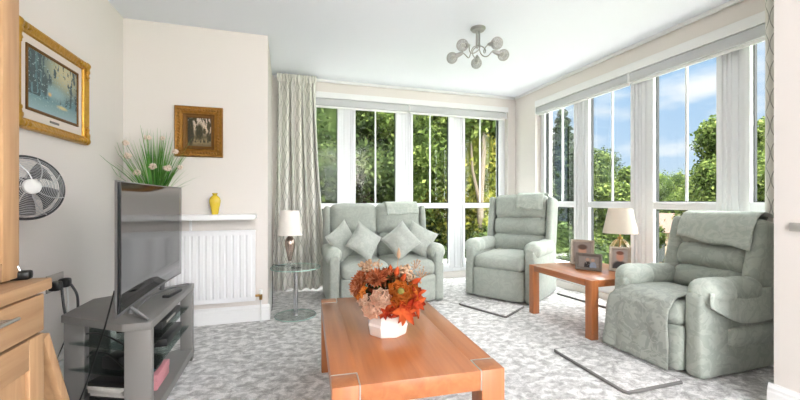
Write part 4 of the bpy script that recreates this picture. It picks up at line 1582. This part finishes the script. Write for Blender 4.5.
sgrid(b, fcov, 30, 40)
o = obj('cloth', b, MT['fabs'], t, 180)
m = o.modifiers.new('thick', 'SOLIDIFY'); m.thickness = 0.006; m.offset = 1


# scatter cushions on the sofa
def scatter(label, loc, euler, size, th=0.13):
    root = thing('scatter_cushion', label, 'cushion', loc, 0, 'scatter cushions on the sofa')
    root.rotation_euler = euler
    h = size / 2
    b = B()
    n = 18
    for side in (1, -1):
        def f(u, v, side=side):
            x, y = 2 * u - 1, 2 * v - 1
            pinch = 1 - 0.10 * (1 - x * x) * abs(y) ** 3 - 0.0
            pinchx = 1 - 0.10 * (1 - y * y) * abs(x) ** 3
            z = th / 2 * ((1 - abs(x) ** 2.4) * (1 - abs(y) ** 2.4)) ** 0.55
            w = noise.noise(Vector((x * 2.2, y * 2.2, loc[0] * 9 + side))) * 0.012 * (1 - x * x) * (1 - y * y)
            return (x * h * pinchx, side * (z + w), y * h * pinch)
        sgrid(b, f, n, n)
    bmesh.ops.remove_doubles(b, verts=b.verts, dist=0.0005)
    c = obj('cover', b, MT['cush'], root, 180)
    b = B()
    pts = []
    for k in range(4):
        for i in range(12):
            s = -1 + 2 * i / 12
            x, y = [(s, -1), (1, s), (-s, 1), (-1, -s)][k]
            pts.append((x * h * (1 - 0.10 * (1 - y * y)), 0, y * h * (1 - 0.10 * (1 - x * x))))
    tube(b, pts, 0.004, 6, closed=True)
    obj('piping', b, MT['cush'], c, 180)
    return root


scatter('sage scatter cushion at far left of the sofa, leaning under left arm', (0.54, 3.66, 0.595), Euler((-0.35, math.radians(60), 0.35)), 0.33)
scatter('sage scatter cushion standing on corner, second from left on the sofa', (0.735, 3.55, 0.605), Euler((-0.4, math.radians(36), 0.1)), 0.30)
scatter('sage scatter cushion standing on corner, third from left on the sofa', (1.11, 3.55, 0.60), Euler((-0.4, math.radians(-38), 0.0)), 0.30)
scatter('sage scatter cushion at far right of the sofa, beside right arm', (1.345, 3.66, 0.59), Euler((-0.35, math.radians(28), -0.3)), 0.31)


# ------------------------------------------------------------------ mats of the same carpet
def mat_(label, corners):
    cx = sum(p[0] for p in corners) / 4
    cy = sum(p[1] for p in corners) / 4
    t = thing('carpet_mat', label, 'mat', (cx, cy, 0), 0, 'loose carpet mats')
    pl = [(x - cx, y - cy) for x, y in corners]
    b = B(); prism(b, [(x * 0.985, y * 0.985) for x, y in pl], 0.0, 0.02, 0.006)
    obj('pile', b, MT['carpet'], t, 40)
    b = B()
    pts = []
    for k in range(4):
        a, c = Vector(pl[k]), Vector(pl[(k + 1) % 4])
        for s in (0.03, 0.5, 0.97):
            p = a.lerp(c, s)
            pts.append((p.x, p.y, 0.009))
    tube(b, pts, 0.009, 8, closed=True)
    obj('bound_edge', b, MT['matedge'], t, 180)


mat_('grey carpet mat in front of the far corner armchair', [(1.60, 3.24), (1.80, 2.76), (2.14, 2.98), (1.84, 3.40)])
mat_('grey carpet mat in front of the right recliner', [(1.71, 2.06), (1.69, 1.49), (2.09, 1.49), (2.10, 2.06)])
mat_('pale carpet mat along the window under square side table', [(2.78, 3.30), (2.86, 2.66), (3.03, 2.66), (3.03, 3.30)])

# ------------------------------------------------------------------ things on the square table
t = thing('table_lamp', 'table lamp with cream shade and amber glass base on square table', 'lamp', (2.71, 2.45, 0.43), 0, 'table lamps')
b = B(); lathe(b, [(0.0, 0.0), (0.06, 0.0), (0.06, 0.012), (0.045, 0.02), (0.0, 0.022)], 32)
obj('base', b, MT['brass'], t)
b = B(); lathe(b, [(0.0, 0.02), (0.035, 0.024), (0.062, 0.06), (0.07, 0.1), (0.066, 0.15), (0.074, 0.19), (0.06, 0.225), (0.03, 0.245), (0.016, 0.25), (0.0, 0.252)], 36)
gb = obj('glass_body', b, MT['aglass'], t)
b = B()
for k in range(8):
    a = k * PI / 4
    tube(b, [(0.036 * math.cos(a), 0.036 * math.sin(a), 0.026), (0.071 * math.cos(a), 0.071 * math.sin(a), 0.1), (0.067 * math.cos(a), 0.067 * math.sin(a), 0.15), (0.075 * math.cos(a), 0.075 * math.sin(a), 0.19), (0.031 * math.cos(a), 0.031 * math.sin(a), 0.246)], 0.003, 6)
obj('ribs', b, MT['shade2'], gb)
b = B(); cyl(b, (0, 0, 0.02), (0, 0, 0.42), 0.007); lathe(b, [(0.0, 0.25), (0.02, 0.252), (0.02, 0.268), (0.0, 0.272)], 16)
obj('stem', b, MT['brass'], t)
b = B(); lathe(b, [(0.132, 0.30), (0.09, 0.51), (0.088, 0.51), (0.130, 0.30)], 48, close=False); lathe(b, [(0.0, 0.42), (0.105, 0.421)], 24, close=False)
obj('lamp_shade', b, MT['shade2'], t, 60)


def photo(label, p, ang, w, h, frame, pic, tilt=0.16):
    t = thing('photo_frame', label, 'photo frame', (p[0], p[1], 0.43), ang, 'photo frames on the square table')
    M = Matrix.Rotation(-tilt, 4, 'X')
    b = B(); mitred(b, w, h, [(0, 0), (0, 0.012), (0.006, 0.016), (0.018, 0.014), (0.024, 0.007), (0.024, 0.004)])
    bmesh.ops.translate(b, verts=b.verts, vec=(0, 0, h / 2))
    bmesh.ops.transform(b, verts=b.verts, matrix=M)
    box(b, -w / 2 + 0.002, -0.002, 0.002, w / 2 - 0.002, 0.004, h - 0.002, 0, M=M)
    obj('frame', b, frame, t, 25)
    iw, ih = w / 2 - 0.022, 0.022
    b = B(); uvquad(b, *[M @ Vector(q) for q in ((-iw, -0.005, ih), (iw, -0.005, ih), (iw, -0.005, h - ih), (-iw, -0.005, h - ih))])
    obj('picture', b, pic, t, 0)
    b = B(); box(b, -0.02, 0.0, 0.0, 0.02, 0.004, h * 0.72, 0.001, M=Matrix.Translation((0, h * 0.3, 0)) @ Matrix.Rotation(0.22, 4, 'X'))
    obj('strut', b, MT['black'], t, 0)


# frame faces -Y locally; turned to look at the middle of the room
photo('upright photo frame with one person, rearmost on square table', (2.53, 2.68), math.radians(-50), 0.19, 0.225, MT['silver_f'], picture_mat('portrait_photo', 'portrait'))
photo('low wide photo frame with two people, foremost on square table', (2.385, 2.46), math.radians(-58), 0.20, 0.14, MT['dark_f'], picture_mat('couple_photo', 'couple'))
photo('upright photo frame with red haired person beside the cream lamp', (2.585, 2.34), math.radians(-52), 0.155, 0.20, MT['silver_f'], picture_mat('girl_photo', 'girl'))

# small grey plate on the near right wall
t = thing('wall_plate', 'small grey plate on wall at right edge', 'wall plate', (XN, 1.06, 0.886))
b = B(); box(b, -0.01, -0.05, -0.02, 0.0, 0.05, 0.02, 0.003)
obj('plate', b, MT['grey'], t, 30)
b = B(); box(b, -0.013, -0.02, -0.01, -0.009, 0.01, 0.01, 0.001)
obj('button', b, MT['grey'], t, 30)

# ------------------------------------------------------------------ outside
GZ = -2.7
b = B(); box(b, -40, YB + 0.3, GZ - 0.3, 90, 90, GZ); box(b, XR + 0.27, -60, GZ - 0.3, 90, YB + 0.3, GZ)
struct('ground_outside', b, plain('lawn', srgb(96, 122, 60), 0.9, vary=0.4, vscale=0.5))
# unseen pale slab along both window walls, added to bounce light onto the ceiling
b = B(); box(b, -0.6, YB + 0.3, -0.25, XR + 1.7, YB + 1.8, -0.06); box(b, XR + 0.27, 0.2, -0.25, XR + 1.7, YB + 0.3, -0.06)
struct('bounce_slab', b, plain('pale_bounce', srgb(226, 222, 214), 0.8, vary=0.1))


def leaves(centres, n_per, size, flat=0.0, up=0.3):
    """leaf quads scattered in the shells of several ellipsoids; returns verts, faces"""
    Vs, Fs, off = [], [], 0
    for (c, r), n in zip(centres, n_per):
        d = rng.normal(size=(n, 3)); d /= np.linalg.norm(d, axis=1)[:, None]
        rad = rng.uniform(0.7, 1.0, size=(n, 1)) + 0.22 * rng.random(size=(n, 1)) ** 3
        P = np.array(c) + d * np.array(r) * rad
        nrm = d + rng.normal(size=(n, 3)) * 0.7 + np.array([0, 0, up]); nrm /= np.linalg.norm(nrm, axis=1)[:, None]
        a = np.cross(nrm, rng.normal(size=(n, 3))); a /= np.linalg.norm(a, axis=1)[:, None]
        bb = np.cross(nrm, a)
        s = size * rng.uniform(0.6, 1.3, size=(n, 1))
        q = np.stack([P - a * s, P + bb * s * 0.55 + nrm * s * 0.15, P + a * s, P - bb * s * 0.55 + nrm * s * 0.15], axis=1)
        Vs.append(q.reshape(-1, 3))
        Fs.append((np.arange(n * 4) + off).reshape(-1, 4)); off += n * 4
    return np.concatenate(Vs), np.concatenate(Fs)


def core(bm, c, r):
    bmesh.ops.create_icosphere(bm, subdivisions=2, radius=1.0, matrix=Matrix.Translation(c) @ Matrix.Diagonal((r[0] * 0.72, r[1] * 0.72, r[2] * 0.72, 1)))


bark = plain('bark', srgb(104, 92, 76), 0.9, vary=0.5, vscale=3, bump=0.6, bscale=8)
LF = {'dark': leaf_mat('dark_green_leaves', [srgb(24, 34, 18), srgb(52, 66, 34), srgb(98, 110, 64)]),
      'mid': leaf_mat('green_leaves', [srgb(36, 48, 22), srgb(72, 88, 40), srgb(124, 134, 74)]),
      'yellow': leaf_mat('yellowing_leaves', [srgb(50, 62, 24), srgb(98, 104, 42), srgb(154, 144, 66)]),
      'red': leaf_mat('russet_leaves', [srgb(44, 36, 20), srgb(72, 44, 30), srgb(54, 66, 28)]),
      'conifer': leaf_mat('conifer_needles', [srgb(22, 32, 22), srgb(42, 56, 36), srgb(66, 78, 54)])}


def tree_proto(name, label, kind, h, r, seed, n=7000, size=0.13, trunk_h=0.3, cat='tree', low=0.25):
    rs = np.random.default_rng(seed)
    t = thing(name, label, cat, (0, 0, 0), 0, 'trees outside the windows')
    cs = []
    for k in range(18):
        f = rs.uniform(0, 1)
        z = h * (low + (0.95 - low) * f)
        w = r * (1 - 0.75 * max(0, f - 0.35)) * rs.uniform(0.3, 0.75)
        a = rs.uniform(0, 2 * PI)
        br = r * rs.uniform(0.3, 0.5) * (1 - 0.3 * f)
        cs.append(((w * math.cos(a), w * math.sin(a), z), (br, br, br * rs.uniform(0.7, 1.0))))
    cs.append(((0, 0, h * (low + 0.3)), (r * 0.7, r * 0.7, h * 0.3)))
    tot = sum(c[1][0] ** 2 for c in cs)
    V_, Fa = leaves(cs, [int(4.6 * n * c[1][0] ** 2 / tot) for c in cs], size * 0.46)
    o = pydata('foliage', V_, Fa, LF[kind], t)
    b = B()
    for c, rr in cs:
        core(b, c, rr)
    obj('inner_foliage', b, LF[kind], t, 180)
    b = B(); tube(b, [(0, 0, 0), (0.05, 0.02, h * 0.2), (-0.04, 0.03, h * 0.45), (0, 0, h * 0.8)], [r * 0.09 + 0.05, r * 0.07 + 0.04, r * 0.05 + 0.02, 0.03], 10)
    obj('trunk', b, bark, t)
    return t


def conifer(name, label, h, r, n=9000):
    t = thing(name, label, 'tree', (0, 0, 0), 0, 'trees outside the windows')
    cs, ns = [], []
    V_, F2, off = [], [], 0
    tiers = 22
    for k in range(tiers):
        f = k / (tiers - 1)
        z = h * (0.14 + 0.84 * f)
        rr = r * (1 - f) ** 0.8 + 0.08
        nb = int(7 + 5 * (1 - f))
        for j in range(nb):
            a = j * 2 * PI / nb + k * 1.3 + rng.uniform(-0.3, 0.3)
            L = rr * rng.uniform(0.7, 1.12)
            cs.append(((L * 0.55 * math.cos(a), L * 0.55 * math.sin(a), z - 0.12 * L), (L * 0.4 * abs(math.cos(a)) + 0.12, L * 0.4 * abs(math.sin(a)) + 0.12, 0.13)))
            ns.append(int(30 + 160 * L))
    V_, Fa = leaves(cs, ns, 0.075, up=0.8)
    pydata('foliage', V_, Fa, LF['conifer'], t)
    b = B(); tube(b, [(0, 0, 0), (0, 0, h)], [0.16, 0.02], 10)
    obj('trunk', b, bark, t)
    return t


TR = [  # kind of mesh, label, x, y, height, radius, species
    ('broadleaf_tree', 'dark green tree behind left pane of the rear window', 0.6, 9.3, 9.5, 2.2, 'dark', 7000),
    ('broadleaf_tree', 'dense green tree behind second pane of the rear window', 3.0, 9.8, 10.0, 2.1, 'mid', 7000),
    ('broadleaf_tree', 'yellowing tree behind the third pane of the rear window', 4.9, 10.0, 9.4, 1.9, 'yellow', 7000),
    ('broadleaf_tree', 'green tree behind right pane of the rear window', 7.6, 12.4, 9.8, 2.4, 'mid', 7000),
    ('russet_shrub', 'russet leaved shrub behind the second pane of rear window', 2.35, 10.2, 7.6, 0.55, 'red', 2500),
    ('leafy_tree', 'bright bushy tree in middle pane of the right window', 10.2, 9.2, 4.9, 1.25, 'mid', 7000),
    ('leafy_tree', 'large light green tree behind near pane of the right window', 12.2, 7.1, 6.1, 2.1, 'mid', 9000),
    ('leafy_tree', 'dark tree behind the conifer in far pane of right window', 12.5, 13.4, 5.8, 2.4, 'dark', 6000),
    ('distant_tree', 'distant dark tree left of the light green tree', 25.0, 16.2, 5.4, 2.8, 'dark', 3500),
    ('distant_tree', 'distant broad green tree behind the house roof', 27.0, 20.6, 5.6, 3.4, 'mid', 4000),
    ('distant_tree', 'distant dark tree at left of the house roof', 23.5, 19.6, 5.0, 2.4, 'dark', 3500),
    ('distant_tree', 'distant rounded tree low behind the bright bushy tree', 20.0, 21.0, 6.2, 3.2, 'mid', 3500),
    ('leafy_tree', 'green tree beside the right curtain beyond narrow pane', 10.2, 3.6, 5.0, 1.5, 'mid', 5000),
]
for i, (nme, lab, x, y, h, r, kd, n) in enumerate(TR):
    o = tree_proto(nme, lab, kd, h, r, 40 + i, n)
    o.location = (x, y, GZ)
    o.rotation_euler = (0, 0, i * 1.1)
o = conifer('conifer', 'tall dark conifer in the far pane of right window', 7.2, 1.5)
o.location = (10.2, 11.8, GZ)
# bare trunked tree seen in the last rear pane
t = thing('slender_tree', 'slender tree trunk standing behind right pane of rear window', 'tree', (4.95, 8.75, GZ), 0, 'trees outside the windows')
b = B(); tube(b, [(0, 0, 0), (0.03, 0, 2.0), (-0.02, 0, 3.6), (0.08, 0, 5.0), (0.0, 0, 6.4)], [0.13, 0.1, 0.085, 0.07, 0.04], 10); tube(b, [(-0.02, 0, 3.6), (-0.25, 0, 4.5), (-0.3, 0, 5.4)], [0.05, 0.04, 0.02], 8)
obj('trunk', b, bark, t)
cs = [((0, 0, 6.6), (0.9, 0.9, 0.7)), ((-0.4, 0, 5.7), (0.5, 0.5, 0.4)), ((0.5, 0.2, 5.9), (0.5, 0.5, 0.4))]
V_, Fa = leaves(cs, [900, 400, 400], 0.12)
pydata('foliage', V_, Fa, LF['mid'], t)

# mass of woodland and undergrowth nobody could count
cs, ns = [], []
b = B()
for k in range(120):
    y = rng.uniform(12.5, 17)
    x = rng.uniform(-4, 0.68 * y)
    z = rng.uniform(GZ, 7.5)
    r = rng.uniform(0.9, 1.7)
    cs.append(((x, y, z), (r, r, r * 0.8))); ns.append(650)
    core(b, (x, y, z), (r, r, r * 0.8))
for k in range(46):
    y = rng.uniform(7.4, 9.0)
    x = rng.uniform(-1, 0.66 * y)
    r = rng.uniform(0.5, 0.9)
    z = GZ + rng.uniform(0.3, 2.6)
    cs.append(((x, y, z), (r, r, r * 0.8))); ns.append(420)
    core(b, (x, y, z), (r, r, r * 0.8))
for k in range(60):
    x = rng.uniform(7.0, 9.5)
    y = rng.uniform(0.97, 1.25) * x
    r = rng.uniform(0.5, 0.85)
    z = GZ + rng.uniform(0.2, 2.3)
    cs.append(((x, y, z), (r, r, r * 0.8))); ns.append(420)
    core(b, (x, y, z), (r, r, r * 0.8))
V_, Fa = leaves(cs, ns, 0.08)
o = pydata('woodland_foliage', V_, Fa, LF['dark'])
tag(o, 'dense green woodland foliage outside filling the rear window', 'woodland', None, 'stuff')
me = bpy.data.meshes.new('woodland_foliage_inner'); b.to_mesh(me); b.free(); me.materials.append(LF['dark'])
oi = bpy.data.objects.new('inner_foliage', me); COL.objects.link(oi); oi.parent = o

# low house beyond the garden on the right
t = thing('distant_house', 'low brownish house with brown roof beyond right window', 'house', (18.6, 13.7, GZ), math.radians(-35))
b = B(); box(b, -3.0, -2.2, 0, 3.0, 2.2, 2.3)
obj('wall', b, plain('house_render', srgb(150, 128, 112), 0.9), t, 0)
b = B()
pts = [(-3.3, -2.6, 2.25), (3.3, -2.6, 2.25), (3.3, 2.6, 2.25), (-3.3, 2.6, 2.25), (-3.3, 0, 3.05), (3.3, 0, 3.05)]
vs = [b.verts.new(p) for p in pts]
for f in ((0, 1, 5, 4), (2, 3, 4, 5), (0, 4, 3), (1, 2, 5), (0, 3, 2, 1)):
    b.faces.new([vs[i] for i in f])
obj('roof', b, plain('brown_tiles', srgb(84, 60, 46), 0.9, vary=0.4, vscale=4), t, 0)
for x in (-1.6, 1.2):
    b = B(); box(b, x - 0.5, -2.26, 0.9, x + 0.5, -2.18, 1.9)
    obj('window', b, MT['gasket'], t, 0)

# ------------------------------------------------------------------ sky, sun, added fill light
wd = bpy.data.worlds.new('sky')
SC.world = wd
wd.use_nodes = True
nt = wd.node_tree
nt.nodes.clear()
out = nt.nodes.new('ShaderNodeOutputWorld')
bg = nt.nodes.new('ShaderNodeBackground')
tc = nt.nodes.new('ShaderNodeTexCoord')
sp = nt.nodes.new('ShaderNodeSeparateXYZ')
nt.links.new(tc.outputs['Generated'], sp.inputs['Vector'])
r = ramp(nt, [(0.0, srgb(206, 222, 238)), (0.12, srgb(190, 216, 243)), (0.35, srgb(158, 199, 240)), (0.46, srgb(160, 200, 240)), (0.62, srgb(248, 247, 246)), (1.0, srgb(249, 248, 246))])
nt.links.new(sp.outputs['Z'], r.inputs['Fac'])
mp = nt.nodes.new('ShaderNodeMapping')
mp.inputs['Scale'].default_value = (1, 1, 2.6)
mp.inputs['Location'].default_value = (0.35, 0.1, 0.0)
nt.links.new(tc.outputs['Generated'], mp.inputs['Vector'])
n = nt.nodes.new('ShaderNodeTexNoise')
n.inputs['Scale'].default_value = 4.2
n.inputs['Detail'].default_value = 7
n.inputs['Roughness'].default_value = 0.5
nt.links.new(mp.outputs['Vector'], n.inputs['Vector'])
cr = ramp(nt, [(0.52, (0, 0, 0, 1)), (0.68, (1, 1, 1, 1))])
nt.links.new(n.outputs['Fac'], cr.inputs['Fac'])
mx = nt.nodes.new('ShaderNodeMixRGB')
mx.inputs['Color2'].default_value = (0.97, 0.98, 1.0, 1)
nt.links.new(cr.outputs['Color'], mx.inputs['Fac'])
nt.links.new(r.outputs['Color'], mx.inputs['Color1'])
# sky strength raised behind the camera, added fill through the rear opening
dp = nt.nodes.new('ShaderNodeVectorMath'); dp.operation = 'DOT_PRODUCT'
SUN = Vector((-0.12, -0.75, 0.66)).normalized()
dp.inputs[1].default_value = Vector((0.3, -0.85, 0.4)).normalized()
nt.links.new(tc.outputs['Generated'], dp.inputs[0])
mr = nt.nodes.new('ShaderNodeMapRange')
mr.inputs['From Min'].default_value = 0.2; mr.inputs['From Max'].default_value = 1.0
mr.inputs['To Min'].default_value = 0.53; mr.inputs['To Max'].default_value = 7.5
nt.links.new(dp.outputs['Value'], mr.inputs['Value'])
hz = nt.nodes.new('ShaderNodeMapRange')          # the raised part turns white, to keep the fill neutral
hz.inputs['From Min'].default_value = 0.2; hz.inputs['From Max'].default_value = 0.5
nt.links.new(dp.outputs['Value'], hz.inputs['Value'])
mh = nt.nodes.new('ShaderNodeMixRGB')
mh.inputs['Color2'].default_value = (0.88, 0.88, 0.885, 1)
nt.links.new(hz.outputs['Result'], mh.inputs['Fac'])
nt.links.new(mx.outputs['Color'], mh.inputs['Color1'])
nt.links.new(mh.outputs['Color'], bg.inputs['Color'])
# sky strength raised overhead, above the view, as added light for the room
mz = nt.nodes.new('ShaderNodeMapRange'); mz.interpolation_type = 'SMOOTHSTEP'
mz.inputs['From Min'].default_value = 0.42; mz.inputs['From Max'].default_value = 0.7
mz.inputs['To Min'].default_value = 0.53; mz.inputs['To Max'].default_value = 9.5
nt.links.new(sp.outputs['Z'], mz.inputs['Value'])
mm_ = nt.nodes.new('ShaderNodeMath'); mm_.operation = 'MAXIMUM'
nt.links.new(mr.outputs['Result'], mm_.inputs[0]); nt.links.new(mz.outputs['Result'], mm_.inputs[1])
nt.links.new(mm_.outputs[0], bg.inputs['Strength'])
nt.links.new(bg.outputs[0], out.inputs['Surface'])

ld = bpy.data.lights.new('sun', 'SUN'); ld.energy = 2.5; ld.angle = math.radians(2.0); ld.color = (1.0, 0.95, 0.87)
lo = bpy.data.objects.new('sun', ld); COL.objects.link(lo)
lo.rotation_euler = SUN.to_track_quat('Z', 'Y').to_euler()


def lamp(name, loc, watts, radius, col=(1.0, 0.96, 0.92)):
    l = bpy.data.lights.new(name, 'POINT'); l.energy = watts; l.shadow_soft_size = radius; l.color = col
    o = bpy.data.objects.new(name, l); COL.objects.link(o); o.location = loc
    return o


# added fill light, unseen behind the camera, aimed up at the ceiling
ul = bpy.data.lights.new('fill_uplight', 'AREA'); ul.shape = 'DISK'; ul.size = 0.6; ul.energy = 120; ul.color = (1.0, 0.975, 0.96)
uo = bpy.data.objects.new('fill_uplight', ul); COL.objects.link(uo)
uo.location = (1.88, -2.2, 1.4)
uo.rotation_euler = (PI, 0, 0)

# ------------------------------------------------------------------ camera and view
cd = bpy.data.cameras.new('camera')
cd.sensor_width = 36
cd.lens = 371 / 800 * 36
cd.clip_start = 0.02
cam = bpy.data.objects.new('camera', cd)
COL.objects.link(cam)
cam.location = (0, 0, 1.01)
cam.rotation_euler = (PI / 2, 0, math.radians(-17.2))
SC.camera = cam
SC.view_settings.view_transform = 'Standard'
SC.view_settings.look = 'None'
SC.view_settings.exposure = 1.06
SC.view_settings.gamma = 1.0
SC.view_settings.use_curve_mapping = False
